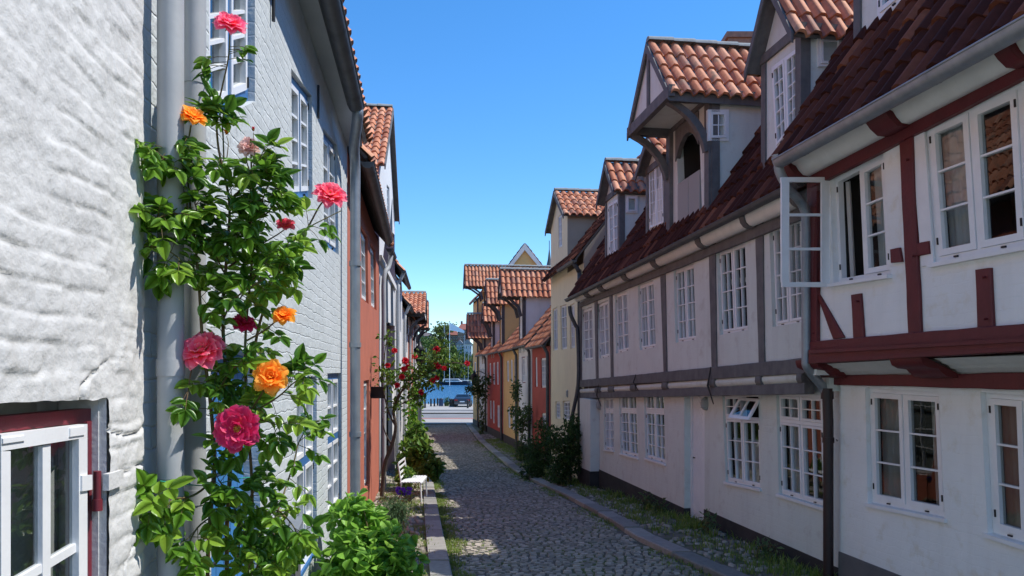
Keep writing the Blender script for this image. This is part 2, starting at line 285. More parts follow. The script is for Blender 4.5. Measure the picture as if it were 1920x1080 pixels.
def window(fac, q, o, parent, flat=False, cas=2, cols=2, rows=4, transom=0, tcols=2, trows=1, recess=.07, fw=.04, cw=.038, mw=.017, fm='paint', cm='paint', curtain=None, mh=.016, sill=0, hinge=True, gl='glass', name='window', skip=()):
    TL, TR, BR, BL = q; L = fac.L
    W = (abs(TR[0]-TL[0])+abs(BR[0]-BL[0]))/2*L; H = ((TL[1]-BL[1])+(TR[1]-BR[1]))/2
    def B(u, v):
        u /= W; v /= H
        a = (lerp(TL[0], TR[0], u), lerp(TL[1], TR[1], u)); b = (lerp(BL[0], BR[0], u), lerp(BL[1], BR[1], u)); return (lerp(a[0], b[0], v), lerp(a[1], b[1], v))
    mb = MB(); pb = MB()
    def bar(u0, v0, u1, v1, d0, d1, mi):
        if u1-u0 > 1e-4 and v1-v0 > 1e-4: fac.slab(mb, [B(u0, v0), B(u1, v0), B(u1, v1), B(u0, v1)], o+d0, o+d1, mi)
    r = -recess
    def ring(u0, v0, u1, v1, w_, d0, d1, mi):
        bar(u0, v0, u1, v0+w_, d0, d1, mi); bar(u0, v1-w_, u1, v1, d0, d1, mi); bar(u0, v0+w_, u0+w_, v1-w_, d0, d1, mi); bar(u1-w_, v0+w_, u1, v1-w_, d0, d1, mi)
    ring(.002, .002, W-.002, H-.002, fw, r-.06, r, 0)
    tr = H*transom; x0, x1, y0, y1 = fw, W-fw, fw, H-fw; cwid = (x1-x0)/cas
    if transom: bar(x0, tr-.006-mh, x1, tr+.006+mh, r-.06, r+.008, 0)
    if cas > 1:
        for i in range(1, cas): bar(x0+cwid*i-mh, y0, x0+cwid*i+mh, y1, r-.06, r+.004, 0)
    def light(u0, v0, u1, v1, nc, nr):
        ring(u0, v0, u1, v1, cw, r-.045, r+.014, 1)
        a0, a1, b0, b1 = u0+cw, u1-cw, v0+cw, v1-cw
        for k in range(1, nc): uu = lerp(a0, a1, k/nc); bar(uu-mw/2, b0, uu+mw/2, b1, r-.035, r+.008, 1)
        for k in range(1, nr): vv = lerp(b0, b1, k/nr); bar(a0, vv-mw/2, a1, vv+mw/2, r-.036, r+.0065, 1)
        pb.face([fac.P(*B(*p), o+r-.02) for p in ((a0, b0), (a1, b0), (a1, b1), (a0, b1))])
    g = .004
    for i in range(cas):
        u0 = x0+cwid*i+(mh if i else 0)+g; u1 = x0+cwid*(i+1)-(mh if i < cas-1 else 0)-g
        if transom:
            if ('t', i) not in skip: light(u0, y0+g, u1, tr-.006-mh-g, tcols, trows)
            light(u0, tr+.006+mh+g, u1, y1-g, cols, rows)
        elif i not in skip: light(u0, y0+g, u1, y1-g, cols, rows)
    if hinge:
        for vv in (.12, .85):
            if transom: vv = transom+(1-transom)*vv
            for u in (x0+.004, x1-.018): bar(u, vv*H-.03, u+.012, vv*H+.03, r+.014, r+.024, 2)
        if cas == 2:
            for vv in (.97,): bar(W*.25-.02, H-fw*.7, W*.25+.02, H-fw*.4, r, r+.016, 2); bar(W*.75-.02, H-fw*.7, W*.75+.02, H-fw*.4, r, r+.016, 2)
    if sill: bar(-.03, H+.001, W+.03, H+.035, r-.05, sill, 0)
    wo = mb.build(name, [M[fm], M[cm], M['iron']], parent)
    pp = parent if flat else wo
    pb.build('pane', M[gl], pp)
    if curtain:
        cb = MB(); rd = random.Random(int(abs(TL[0])*997+abs(TL[1])*331))
        def cloth(u0, u1, v0, v1):
            n = max(4, int((u1-u0)/.02)); d = r-.10
            ps = [(lerp(u0, u1, i/n), d+.018*math.sin(i*1.5+rd.random())) for i in range(n+1)]
            vs = [fac.P(*B(u, v0), o+dd) for u, dd in ps]+[fac.P(*B(u, v1), o+dd*1.1) for u, dd in ps]
            cb.idx(vs, [(i, i+1, n+2+i, n+1+i) for i in range(n)], 0, True)
        cmn = 'curtain'
        if curtain == 'sides': cloth(fw, W*.27, fw, H-fw); cloth(W*.74, W-fw, fw, H-fw)
        elif curtain == 'full': cloth(fw, W-fw, fw, H-fw)
        elif curtain == 'net': cloth(fw, W-fw, fw, H-fw); cmn = 'curtain2'
        elif curtain == 'half': cloth(fw, W-fw, H*.5, H-fw)
        elif curtain == 'left': cloth(fw, W*.42, fw, H-fw)
        elif curtain == 'right': cloth(W*.58, W-fw, fw, H-fw); cloth(fw, W*.12, fw, H-fw)
        elif curtain == 'top': cloth(fw, W-fw, fw, H*.45)
        cb.build('curtain', M[cmn], pp)
    return wo
WOB = {'post', 'rail', 'brace', 'plate_beam', 'sill_beam', 'bressummer', 'wall_plate', 'lower_beam'}
def bar(fac, pq, o0, o1, parent, name, m, o=None):
    mb = MB(); q = fac.quad(pq, o1 if o is None else o)
    if name not in WOB: fac.slab(mb, q, o0, o1); return mb.build(name, m, parent)
    a, b, c, d = q; H_ = abs(a[1]-d[1]); W_ = abs(a[0]-b[0])      # hand hewn: edges wander a little
    if W_ > H_: A, B, C_, D_ = a, b, c, d
    else: A, B, C_, D_ = d, a, b, c
    n = max(2, int(max(W_, H_)/.12)); e1 = []; e2 = []
    for k in range(n+1):
        t = k/n; w1 = .007*noise.noise(Vector((A[0]*3+t*max(W_, H_)*3, A[1]*5, 1))); w2 = .007*noise.noise(Vector((D_[0]*3+t*max(W_, H_)*3, D_[1]*5, 7)))
        p = (lerp(A[0], B[0], t), lerp(A[1], B[1], t)); r = (lerp(D_[0], C_[0], t), lerp(D_[1], C_[1], t))
        if W_ > H_: e1.append((p[0], p[1]+w1)); e2.append((r[0], r[1]+w2))
        else: e1.append((p[0]+w1, p[1])); e2.append((r[0]+w2, r[1]))
    be = .006; vs = []
    for k in range(n+1):
        p, r = e1[k], e2[k]; m1 = (lerp(p[0], r[0], be/max(.02, min(W_, H_)+.0)), lerp(p[1], r[1], be/max(.02, min(W_, H_)))); m2 = (lerp(r[0], p[0], be/max(.02, min(W_, H_))), lerp(r[1], p[1], be/max(.02, min(W_, H_))))
        vs += [fac.P(*p, o0), fac.P(*p, o1-be), fac.P(*m1, o1), fac.P(*m2, o1), fac.P(*r, o1-be), fac.P(*r, o0)]
    mb.idx(vs, [(6*k+i, 6*k+i+1, 6*k+7+i, 6*k+6+i) for k in range(n) for i in range(5)]+[tuple(range(6)), tuple(range(6*n, 6*n+6))], 0, False)
    return mb.build(name, m, parent)
def tiles(mb, E0, E1, R0, R1, tw=.20, tl=.34, mi=0, seed=0):
    U = E1-E0; V = R0-E0; N = U.cross(V).normalized()
    if N.z < 0: N = -N
    nu = max(1, round(U.length/tw)); nv = max(1, round(V.length/tl)); S = 6; amp = tw*.19
    prof = [amp*(math.sin(2*math.pi*k/S-.6)+.35*math.sin(4*math.pi*k/S)) for k in range(S)]
    K = nu*S
    ov = .035/max(V.length, .1)
    for j in range(nv):
        r0 = []; r1 = []; rl = []
        for i in range(K+1):
            u = i/K; h = prof[i % S]; jit = noise.noise(Vector((i*.13+seed, j*1.7, seed)))*.012
            v0 = j/nv-ov+jit*.6/ max(V.length, .1); v1 = (j+1)/nv
            a = E0.lerp(E1, u); b = R0.lerp(R1, u)
            r0.append(a.lerp(b, v0)+N*(.052+h+jit)); rl.append(a.lerp(b, v0)+N*(.012+h)); r1.append(a.lerp(b, v1)+N*(.016+h))
        n = K+1
        fs = [(i, i+1, n+i+1, n+i) for i in range(K)]
        uvs = [((i/S, j+.1), ((i+1)/S-.001, j+.1), ((i+1)/S-.001, j+.9), (i/S, j+.9)) for i in range(K)]
        mb.idx(r0+r1, fs, mi, True, uvs); mb.idx(rl+list(r0), fs, mi, False, uvs)
def under(mb, E0, E1, R0, R1, th=.05, mi=1):
    N = (E1-E0).cross(R0-E0).normalized()
    if N.z < 0: N = -N
    mb.hexa([E0-N*.008, E1-N*.008, R1-N*.008, R0-N*.008], [p-N*th for p in (E0, E1, R1, R0)], mi)
def ridge(mb, A, B, r=.09, mi=2):
    n = max(1, round((B-A).length/.36))
    for i in range(n):
        p = A.lerp(B, i/n); q = A.lerp(B, (i+1.12)/n) if i < n-1 else B
        d = (q-p).normalized(); x = d.cross(Vector((0, 0, 1))).normalized(); up = Vector((0, 0, 1))
        vs = []
        for e, rr in ((p, r*.88), (q, r*1.06)):
            for k in range(9): a = math.pi*k/8; vs.append(e+x*math.cos(a)*rr*1.15+up*(math.sin(a)*rr))
        mb.idx(vs, [(k, k+1, 10+k, 9+k) for k in range(8)], mi, True, [((i+.5, 99.5),)*4]*8)
        mb.face(vs[9:18], mi, ((i+.5, 99.5),)*9); mb.face(vs[:9], mi, ((i+.5, 99.5),)*9)
def shell(fac, y0, y1, zw, ze0, ze1, oe, dep, pitch, parent, wm, tm='tile', o=0., low=None, zb=-6, rm='tile', eave='darktimber', seed=1, front_roof=True):
    """back wall, gable ends and pitched roof behind a street front"""
    tp = math.tan(R_(pitch)); zr = (ze0+ze1)/2+tp*(dep+oe)
    mb = MB(); g = .004
    for y, s_ in ((y0, 1), (y1, -1)):
        zf = ze0 if y == y0 else ze1; zwl = zf+tp*(oe-o)-.09
        pts = ([(o-.003, zb)] if low is None else [(low[0], zb), (low[0], low[1]), (o-.003, low[1])])+[(o-.003, min(zw, zwl)), (o-.02, zwl), (-dep, zr-.12), (-2*dep, zwl-.02), (-2*dep, zb)]
        A = [fac.P(y+g*s_, z, oo) for oo, z in pts]; B = [fac.P(y+(g+.14)*s_, z, oo) for oo, z in pts]
        n = len(pts)
        mb.idx(A+B, [tuple(range(n)), tuple(range(2*n-1, n-1, -1))]+[(i, (i+1) % n, n+(i+1) % n, n+i) for i in range(n)])
    fac.slab(mb, [(y0+.02, zb), (y1-.02, zb), (y1-.02, ze0), (y0+.02, ze0)], -2*dep-.05, -2*dep+.15)
    mb.build('gable_wall', M[wm], parent)
    rb = MB()
    E0, E1 = fac.P(y0, ze0, oe), fac.P(y1, ze1, oe); R0, R1 = fac.P(y0, zr, -dep), fac.P(y1, zr, -dep)
    if front_roof: tiles(rb, E0, E1, R0, R1, seed=seed)
    under(rb, E0, E1, R0, R1)
    F0, F1 = fac.P(y0, (ze0+ze1)/2, -2*dep-oe), fac.P(y1, (ze0+ze1)/2, -2*dep-oe)
    under(rb, F0, F1, R0, R1, .06, 0)
    ridge(rb, R0+Vector((0, 0, .02)), R1+Vector((0, 0, .02)), .11, 2)
    return rb.build('roof', [M[tm], M[eave], M[rm]], parent)
def dormer(fac, yn, yf, zb, ze, za, o, parent, wm='limeplaster', tm='timber', fo=.18, so=.12, depth=2.4, holes=(), tile='tile', nm='dormer', capm='mortar', gable=True, reveal=.1, post=True, cheekm=None, ridge_y=None, seed=3, panel=None, zbc=None):
    ym = (yn+yf)/2 if ridge_y is None else ridge_y; L = fac.L
    mb = MB(); poly = [(yn, zb), (yf, zb), (yf, ze), (ym, za), (yn, ze)]
    polys = [[Vector((t, z, 0)) for t, z in poly]]+[[Vector((t, z, 0)) for t, z in h] for h in holes]
    fl = [p for q in polys for p in q]
    for tri in tessellate_polygon(polys): mb.face([fac.P(fl[i].x, fl[i].y, o) for i in tri])
    for h in holes:
        for i in range(4):
            a, b = h[i], h[(i+1) % 4]
            mb.face([fac.P(*a, o), fac.P(*b, o), fac.P(*b, o-reveal), fac.P(*a, o-reveal)])
            mb.face([fac.P(*a, o-reveal), fac.P(*b, o-reveal), fac.P(*b, o-.45), fac.P(*a, o-.45)], 1)
        mb.face([fac.P(*p, o-.45) for p in h], 1)
    for y in (yn, yf):
        zz = zb if zbc is None else zbc
        mb.face([fac.P(y, zz, o), fac.P(y, ze, o), fac.P(y, ze, o-depth), fac.P(y, zz, o-depth)], 2)
    mb.face([fac.P(yn, zb, o-depth), fac.P(yf, zb, o-depth), fac.P(yf, ze, o-depth), fac.P(ym, za, o-depth), fac.P(yn, ze, o-depth)], 2)
    d = mb.build(nm, [M[wm], M['dark'], M[cheekm or wm]], parent)
    rb = MB(); m1 = (za-ze)/((ym-yn)*L); m2 = (za-ze)/((yf-ym)*L)
    z1, z2 = ze-m1*so, ze-m2*so; y1, y2 = yn-so/L, yf+so/L; lift = .06
    f0, f1 = o+fo, o-depth
    N1 = [fac.P(y1, z1+lift, f0), fac.P(y1, z1+lift, f1), fac.P(ym, za+lift, f0), fac.P(ym, za+lift, f1)]
    N2 = [fac.P(y2, z2+lift, f0), fac.P(y2, z2+lift, f1), fac.P(ym, za+lift, f0), fac.P(ym, za+lift, f1)]
    for k, NN in enumerate((N1, N2)): tiles(rb, *NN, seed=seed+k*9); under(rb, *NN)
    ridge(rb, N1[2]+Vector((0, 0, .03)), N1[3]+Vector((0, 0, .03)), .085, 2)
    rb.build('dormer_roof', [M[tile], M[tm], M[capm]], d)
    # barge boards
    bb = MB()
    for (ya, za_, yb_) in ((y1, z1, ym), (y2, z2, ym)):
        q = [(ya, za_+lift+.012), (ym, za+lift+.012), (ym, za+lift-.15), (ya, za_+lift-.12)]
        fac.slab(bb, q, f0+.002, f0+.03)
    bb.build('barge_board', M[tm], d)
    if post:
        pb = MB()
        for a, b in ((yn, yn+.11), (yf-.11, yf)): fac.slab(pb, [(a, ze-.02), (b, ze-.02), (b, zb), (a, zb)], o+.002, o+.025)
        fac.slab(pb, [(yn, ze+.05), (yf, ze+.05), (yf, ze-.07), (yn, ze-.07)], o+.003, o+.04)
        pb.build('corner_post', M[tm], d)
        ck = fac.cheek(yn, o); cb = MB()
        ck.slab(cb, [(-.03, ze-.01), (.10, ze-.01), (.10, zb), (-.03, zb)], .002, .02)
        ck.slab(cb, [(-.1, ze+.04), (depth, ze+.04), (depth, ze-.13), (-.1, ze-.13)], .003, .06)
        cb.build('eave_beam', M[tm], d)
    return d
def gutter(fac, p0, p1, o0, o1, r, parent, m, name='gutter', joints=.9):
    A = fac.P(p0[0], p0[1], o0); B = fac.P(p1[0], p1[1], o1); mb = MB(); d = (B-A).normalized(); x = d.cross(Vector((0, 0, 1))).normalized()
    def arc(a, b, rr, cap=False):
        vs = []
        for e in (a, b):
            for k in range(11): an = math.pi+math.pi*k/10; vs.append(e+x*math.cos(an)*rr+Vector((0, 0, math.sin(an)*rr)))
        mb.idx(vs, [(k, k+1, 12+k, 11+k) for k in range(10)], 0, True)
        if cap: mb.face(vs[:11]); mb.face(vs[11:])
    arc(A, B, r, True); arc(A, B, r*.9)
    for s_ in (1, -1): mb.tube([A+x*s_*r, B+x*s_*r], r*.12, 6)
    n = int((B-A).length/joints)
    for i in range(1, n+1):
        p = A.lerp(B, (i-.5)/n); arc(p-d*.012, p+d*.012, r*1.05)
    return mb.build(name, m, parent)
def smooth_path(pts, n=6):
    pts = [Vector(p) for p in pts]; out = []
    P = [pts[0]*2-pts[1]]+pts+[pts[-1]*2-pts[-2]]
    for i in range(1, len(P)-2):
        for k in range(n):
            t = k/n; a, b, c, d = P[i-1], P[i], P[i+1], P[i+2]
            out.append(.5*((2*b)+(c-a)*t+(2*a-5*b+4*c-d)*t*t+(3*b-a-3*c+d)*t**3))
    out.append(pts[-1]); return out
def cove(fac, y0, y1, z0, z1, prof, parent, name, m):
    mb = MB(); n = len(prof)
    A = [fac.P(y0, z0+dz, oo) for oo, dz in prof]; B = [fac.P(y1, z1+dz, oo) for oo, dz in prof]
    mb.idx(A+B, [(i, i+1, n+i+1, n+i) for i in range(n-1)], 0, True)
    mb.face(A); mb.face(B); mb.face([A[0], B[0], B[-1], A[-1]])
    return mb.build(name, m, parent)
def leaflet(mb, p, d, up, ln, wd, seg=4, fold=.25, droop=.3, cell=(0, 0)):
    d = d.normalized(); x = d.cross(up)
    if x.length < 1e-3: x = Vector((1, 0, 0))
    x.normalize(); nrm = x.cross(d).normalized(); mid = []; lf = []; rt = []
    for k in range(seg+1):
        t = k/seg; w_ = wd*.5*math.sin(math.pi*min(1, t**.8))**.8 if 0 < k < seg else 0
        c = p+d*(ln*t)-nrm*(droop*ln*t*t); mid.append(c)
        lf.append(c+x*w_+nrm*w_*fold); rt.append(c-x*w_+nrm*w_*fold)
    vs = mid+lf[1:-1]+rt[1:-1]; m = seg+1; a = m; b = m+seg-1; fs = []
    cu, cv = cell
    for base in (a, b):
        fs.append((0, 1, base)); fs.append((seg-1, seg, base+seg-2))
        for k in range(1, seg-1): fs.append((k, k+1, base+k, base+k-1))
    uvs = [tuple((cu+.5, cv+.5) for _ in f) for f in fs]
    mb.idx(vs, fs, 0, True, uvs)
def rdir(rd):
    z = rd.uniform(-1, 1); a = rd.uniform(0, 2*math.pi); r = math.sqrt(1-z*z); return Vector((r*math.cos(a), r*math.sin(a), z))
def leaves(mb, blobs, size, rd, seg=2, aspect=.6, upb=.6, shell_=.5, droop=.25):
    for c, rad, n in blobs:
        for _ in range(n):
            v = rdir(rd)*(rd.random()**shell_ if shell_ else 1); nz = 1+.35*noise.noise(Vector(c)*.7+v*2.2)
            p = Vector((c[0]+v.x*rad[0]*nz, c[1]+v.y*rad[1]*nz, c[2]+v.z*rad[2]*nz))
            s_ = size*rd.uniform(.6, 1.3); d = (rdir(rd)+Vector((v.x, v.y, v.z-.1))*.8); up = Vector((0, 0, upb))+rdir(rd)*.8+SD*.3
            leaflet(mb, p, d, up, s_, s_*aspect, seg, .2, droop, (rd.randrange(60), rd.randrange(60)))
# ------------------------------------------------------------ ground, street, kerbs
R1 = Fac.street(4.98, -.162, -1); R2 = Fac.street(4.67, -.146, -1)
L1 = Fac.street(-1.0, -.121, 1); L2 = Fac.street(-1.36, -.10, 1)
def tab(pts, dz): return sorted(((p.y, p.x) for p in (gpt(a, b, dz) for a, b in pts)))
TL_ = tab([(847, 1074), (831, 1002), (822, 958), (813, 908), (803, 860), (795, 830), (789, 797)], -.03)
TR_ = tab([(1328, 1069), (1200, 1010), (1169, 991), (1124, 963), (1058, 927), (980, 891), (935, 858), (899, 827), (876, 797)], -.03)
KL = lambda Y: interp(TL_, Y)
KR = lambda Y: interp(TR_, Y)
WL = lambda Y: L1.p0[0]-.121*Y if Y < 17 else -1.36-.10*Y
WR = lambda Y: 4.98-.162*Y if Y < 19.5 else 4.67-.146*Y
def strip(name, xa, xb, ys, dz, m, lab=None, nx=1, over=0):
    mb = MB(); rows = [[Vector((lerp(xa(y), xb(y), i/nx), y, ZG(y)+dz)) for i in range(nx+1)] for y in ys]
    vs = [p for r in rows for p in r]; n = nx+1
    mb.idx(vs, [(j*n+i, j*n+i+1, (j+1)*n+i+1, (j+1)*n+i) for j in range(len(ys)-1) for i in range(nx)], 0, True)
    return tag(mb.build(name, m), kind='structure')
def yr(a, b, s=1.): n = max(1, round((b-a)/s)); return [a+(b-a)*i/n for i in range(n+1)]
strip('ground', lambda y: -400, lambda y: 400, [-60]+yr(-6, 50, 2)+[75, 92.5], -.17, M['gravel'])
strip('street_bed', KL, KR, yr(-2, 51), -.085, M['joint'])
def stones(mb, xa, xb, y0, y1, dy, dx, dz, rd, hgt=.022, round_=.35, skip=0., yaw=.05):
    y = y0; row = 0
    while y < y1:
        g = dy*rd.uniform(.88, 1.15); a, b = xa(y), xb(y); x = a-dx*rd.random()
        while x < b:
            wd = dx*rd.uniform(.7, 1.3); cx = x+wd/2; x += wd
            if cx-wd*.45 < a or cx+wd*.45 > b or rd.random() < skip: continue
            hx, hy = wd*.46, g*.44; cy = y+g/2+.04*noise.noise(Vector((cx*1.3, y*.7, 3)))+rd.uniform(-.006, .006); z = ZG(cy)+dz+rd.uniform(-.006, .008)
            tx, ty = rd.uniform(-.09, .09), rd.uniform(-.12, .12); ca, sa = math.cos(yaw*rd.uniform(-1, 1)), math.sin(yaw*rd.uniform(-1, 1))
            vs = []
            for j in range(4):
                for i in range(4):
                    u, v = (i-1.5)/1.5, (j-1.5)/1.5; e = max(abs(u), abs(v)) == 1; c_ = abs(u) == 1 and abs(v) == 1
                    k = 1-round_*.45 if c_ else 1
                    px, py = u*hx*k, v*hy*k
                    if not e: px *= 1.9; py *= 1.9
                    px += rd.uniform(-.004, .004); py += rd.uniform(-.004, .004)
                    zz = -.05 if e else hgt+rd.uniform(-.003, .003)
                    vs.append(Vector((cx+px*ca-py*sa, cy+px*sa+py*ca, z+zz+px*tx+py*ty)))
            cell = (rd.randrange(90)+.5, rd.randrange(90)+.5)
            mb.idx(vs, [(j*4+i, j*4+i+1, j*4+i+5, j*4+i+4) for j in range(3) for i in range(3)], 0, round_ > .5, [(cell,)*4]*9)
        y += g; row += 1
rd = random.Random(3)
mb = MB(); stones(mb, lambda y: KL(y)+.02, lambda y: KR(y)-.02, 6.8, 51, .075, .12, -.08, rd, .013, .25, .002)
tag(mb.build('cobbled_street', M['sett']), kind='structure')
SW = .26
for nm, xa, xb in (('left_verge', lambda y: WL(y)-.3, lambda y: KL(y)-SW), ('right_verge', lambda y: KR(y)+SW, lambda y: WR(y)+.4)):
    strip(nm, xa, xb, yr(-2, 51), -.035, M['gravel'], nx=6)
    mb = MB(); stones(mb, xa, xb, 5, 40, .10, .12, -.035, rd, .022, .9, .34 if nm[0] == 'l' else .55, 1.5)
    tag(mb.build('verge_cobbles', M['sett']), kind='structure')
def kerb(nm, xf, sgn):
    mb = MB(); y = 1.
    while y < 51:
        ln = rd.uniform(.55, 1.15) if nm == 'left_kerb' else rd.uniform(.7, 1.1)
        z = rd.uniform(-.01, .008); g = .012; c = (rd.randrange(99)+.5, rd.randrange(99)+.5)
        q = []
        for yy in (y+g, y+ln-g):
            a, b = xf(yy), xf(yy)+sgn*SW
            q.append([Vector((a, yy, ZG(yy)+z-.18)), Vector((a, yy, ZG(yy)+z-.015)), Vector((a+sgn*.015, yy, ZG(yy)+z)), Vector((b, yy, ZG(yy)+z+.003)), Vector((b, yy, ZG(yy)-.1))])
        mb.idx(q[0]+q[1], [(i, i+1, 6+i, 5+i) for i in range(4)]+[(0, 1, 2, 3, 4), (5, 6, 7, 8, 9)], 0, False, [(c,)*4]*4+[(c,)*5]*2); y += ln
    tag(mb.build(nm, M['slab']), kind='structure')
kerb('left_kerb', KL, -1); kerb('right_kerb', KR, 1)
# quay road at the foot of the street
X4 = lambda v: (lambda y: v)
strip('pavement', X4(-90), X4(60), yr(50.6, 56.6, 3), .0, M['paving'])
strip('cycle_path', X4(-90), X4(60), yr(56.6, 58.2, 1.6), .004, M['redpaving'])
strip('road', X4(-120), X4(100), yr(58.2, 67, 4), -.05, M['asphalt'])
strip('traffic_island', X4(-120), X4(100), yr(67, 69.5, 2.5), .05, M['paving'])
strip('far_road', X4(-120), X4(100), yr(69.5, 75, 2.5), -.04, M['asphalt'])
strip('quay', X4(-120), X4(100), yr(75, 92.5, 5), .0, M['paving'])
# ------------------------------------------------------------ right: half-timbered red and white house
H = thing('half_timbered_house', R1.P(6, ZG(6)), 'white half-timbered house with oxblood red beams and an open casement, nearest on the right', 'house')
RED = M['redtimber']; ZB = -4.5
def Q(fac, o, *pts): return fac.quad(pts, o)
w_a = Q(R1, 0, (1622, 727), (1760, 735), (1771, 972), (1627, 943))
w_b = Q(R1, 0, (1838, 735), (1995, 747), (2000, 1046), (1852, 1000))
zl = lambda px, py, o=0: R1.pix(px, py, o)[1]
tA = R1.pix(1576, 700)[0]; zt = zl(1576, 700)
wall(R1, [(-3, ZB), (-3, zt), (tA, zt), (tA, ZB)], [w_a, w_b], 0, H, M['white_plaster'], reveal=.1, deep=.7)
a0 = R1.pix(1800, 728)[0]
mb = MB(); R1.slab(mb, [(-3, R1.pix(1600, 1040, 0)[1]), (tA+.01, R1.pix(1580, 1036, 0)[1]), (tA+.01, ZB), (-3, ZB)], .002, .02); mb.build('plinth', M['greyplinth'], H)
window(R1, w_a, 0, H, cas=2, cols=1, rows=3, recess=.05, fw=.045, cw=.05, curtain='sides', gl='glassl', sill=.03)
window(R1, w_b, 0, H, cas=2, cols=1, rows=3, recess=.05, fw=.045, cw=.05, curtain='net', gl='glassl', sill=.03)
OU = .35
tC = R1.pix(1518, 500, OU)[0]
u1 = Q(R1, OU, (1732, 236), (1914, 151), (1930, 460), (1751, 494))
u2 = Q(R1, OU, (1556, 335), (1656, 279), (1669, 515), (1563, 532))
zup = R1.pix(1600, 640, OU)[1]
wall(R1, [(-3, zl(1600, 660, OU)), (-3, 2.42), (tC, 2.30), (tC, zl(1540, 660, OU))], [u1, u2], OU, H, M['white_plaster'], name='upper_wall', reveal=.1, deep=.8)
window(R1, u1, OU, H, cas=2, cols=1, rows=3, recess=.02, fw=.05, cw=.055, curtain='left', gl='glass', sill=.05)
window(R1, u2, OU, H, cas=2, cols=1, rows=3, recess=.06, fw=.05, cw=.05, curtain='right', gl='glass', sill=.06, skip=(0,))
# flat white boards beside the right window
bar(R1, [(1706, 238), (1731, 226), (1750, 494), (1728, 500)], OU+.002, OU+.012, H, 'window_surround', M['paint'])
# open casement swung out over the street
k = (1556-CX)/F; ch = R1.cheek(R1.pix(1556, 430, OU)[0], OU)
oc = MB(); op = MB()
def ob(x0, y0, x1, y1, a=.0, b=.03):
    ch.slab(oc, ch.quad([(x0, y0), (x1, y0), (x1, y1), (x0, y1)]), -a-b, -a)
ob(1465, 332, 1556, 341); ob(1467, 529, 1556, 538); ob(1466, 341, 1480, 529); ob(1541, 341, 1556, 529)
ob(1480, 400, 1541, 405, .005, .02); ob(1480, 464, 1541, 469, .005, .02)
c_ = oc.build('open_casement', M['paint'], H)
op.face([ch.P(t, z, -.015) for t, z in ch.quad([(1480, 341), (1541, 341), (1541, 529), (1480, 529)])]); op.build('pane', M['glass'], c_)
T = lambda name, pts, d0=.003, d1=.03, o=OU, m=None: bar(R1, pts, o+d0, o+d1, H, name, m or RED, o=o+d1)
# posts, rails, braces and sill beams
T('post', [(1512, 330), (1532, 330), (1530, 662), (1517, 662)], .003, .05)
T('post', [(1684, 246), (1708, 232), (1727, 640), (1703, 645)], .003, .032)
T('rail', [(1668, 468), (1685, 464), (1690, 491), (1669, 493)])
T('rail', [(1713, 458), (1740, 452), (1742, 476), (1716, 481)])
T('rail', [(1532, 508), (1547, 504), (1548, 524), (1532, 528)])
T('post', [(1595, 553), (1613, 550), (1619, 633), (1599, 636)], .003, .03)
T('post', [(1827, 506), (1856, 502), (1861, 612), (1832, 618)], .003, .03)
T('brace', [(1527, 543), (1533, 549), (1582, 633), (1561, 636)], .003, .028)
T('plate_beam', [(1520, 326), (2060, 42), (2060, 72), (1520, 352)], .003, .06)
T('sill_beam', [(1518, 640), (2060, 595), (2060, 625), (1518, 657)], .003, .06)
T('moulded_beam', [(1516, 656), (2060, 623), (2060, 650), (1516, 682)], -.30, .10)
T('moulding', [(1516, 657), (2060, 626), (2060, 633), (1516, 663)], .10, .125)
T('moulding', [(1516, 675), (2060, 643), (2060, 649), (1516, 681)], .10, .115)
T('bressummer', [(1560, 704), (2000, 697), (2000, 733), (1560, 721)], -.12, .06, o=0)
bar(R1, [(1560, 680), (2000, 660), (2000, 700), (1560, 706)], -.1, .02, H, 'jetty_board', M['cove'], o=.02)
prJ = [(.02, 0), (.07, .0), (.10, .03), (.14, .035), (.17, .07), (.22, .075), (.26, .11), (.30, .12)]
def seg(fac, x0, x1, py0, py1, o, prof, par, nm, m):
    a = fac.pix(x0, py0, o); b = fac.pix(x1, py1, o); return cove(fac, a[0], b[0], a[1], b[1], prof, par, nm, m)
seg(R1, 1590, 1735, 703, 699, .05, prJ, H, 'jetty_moulding', M['cove'])
seg(R1, 1800, 2050, 698, 696, .05, prJ, H, 'jetty_moulding', M['cove'])
prB = [(.0, -.02), (.08, -.03), (.16, -.02), (.22, .02), (.25, .05), (.34, .06), (.40, .09), (.42, .14), (.42, .17)]
for x0, x1 in ((1575, 1590), (1736, 1798), (1512, 1545)): seg(R1, x0 if x0 > 1520 else 1545, x1 if x0 > 1520 else 1565, 703, 702, .05, prB, H, 'console', RED) if x0 > 1520 else None
seg(R1, 1548, 1588, 704, 703, .05, prB, H, 'console', M['redtimber'])
for px_, py_ in ((1697, 260), (1700, 300), (1712, 480), (1523, 400), (1606, 565), (1843, 520), (1714, 625), (1846, 598), (1525, 625)):
    mb = MB(); t_, z_ = R1.pix(px_, py_, OU+.05); mb.tube([R1.P(t_, z_, OU+.02), R1.P(t_, z_, OU+.062)], .010, 7); mb.build('peg', RED, H)
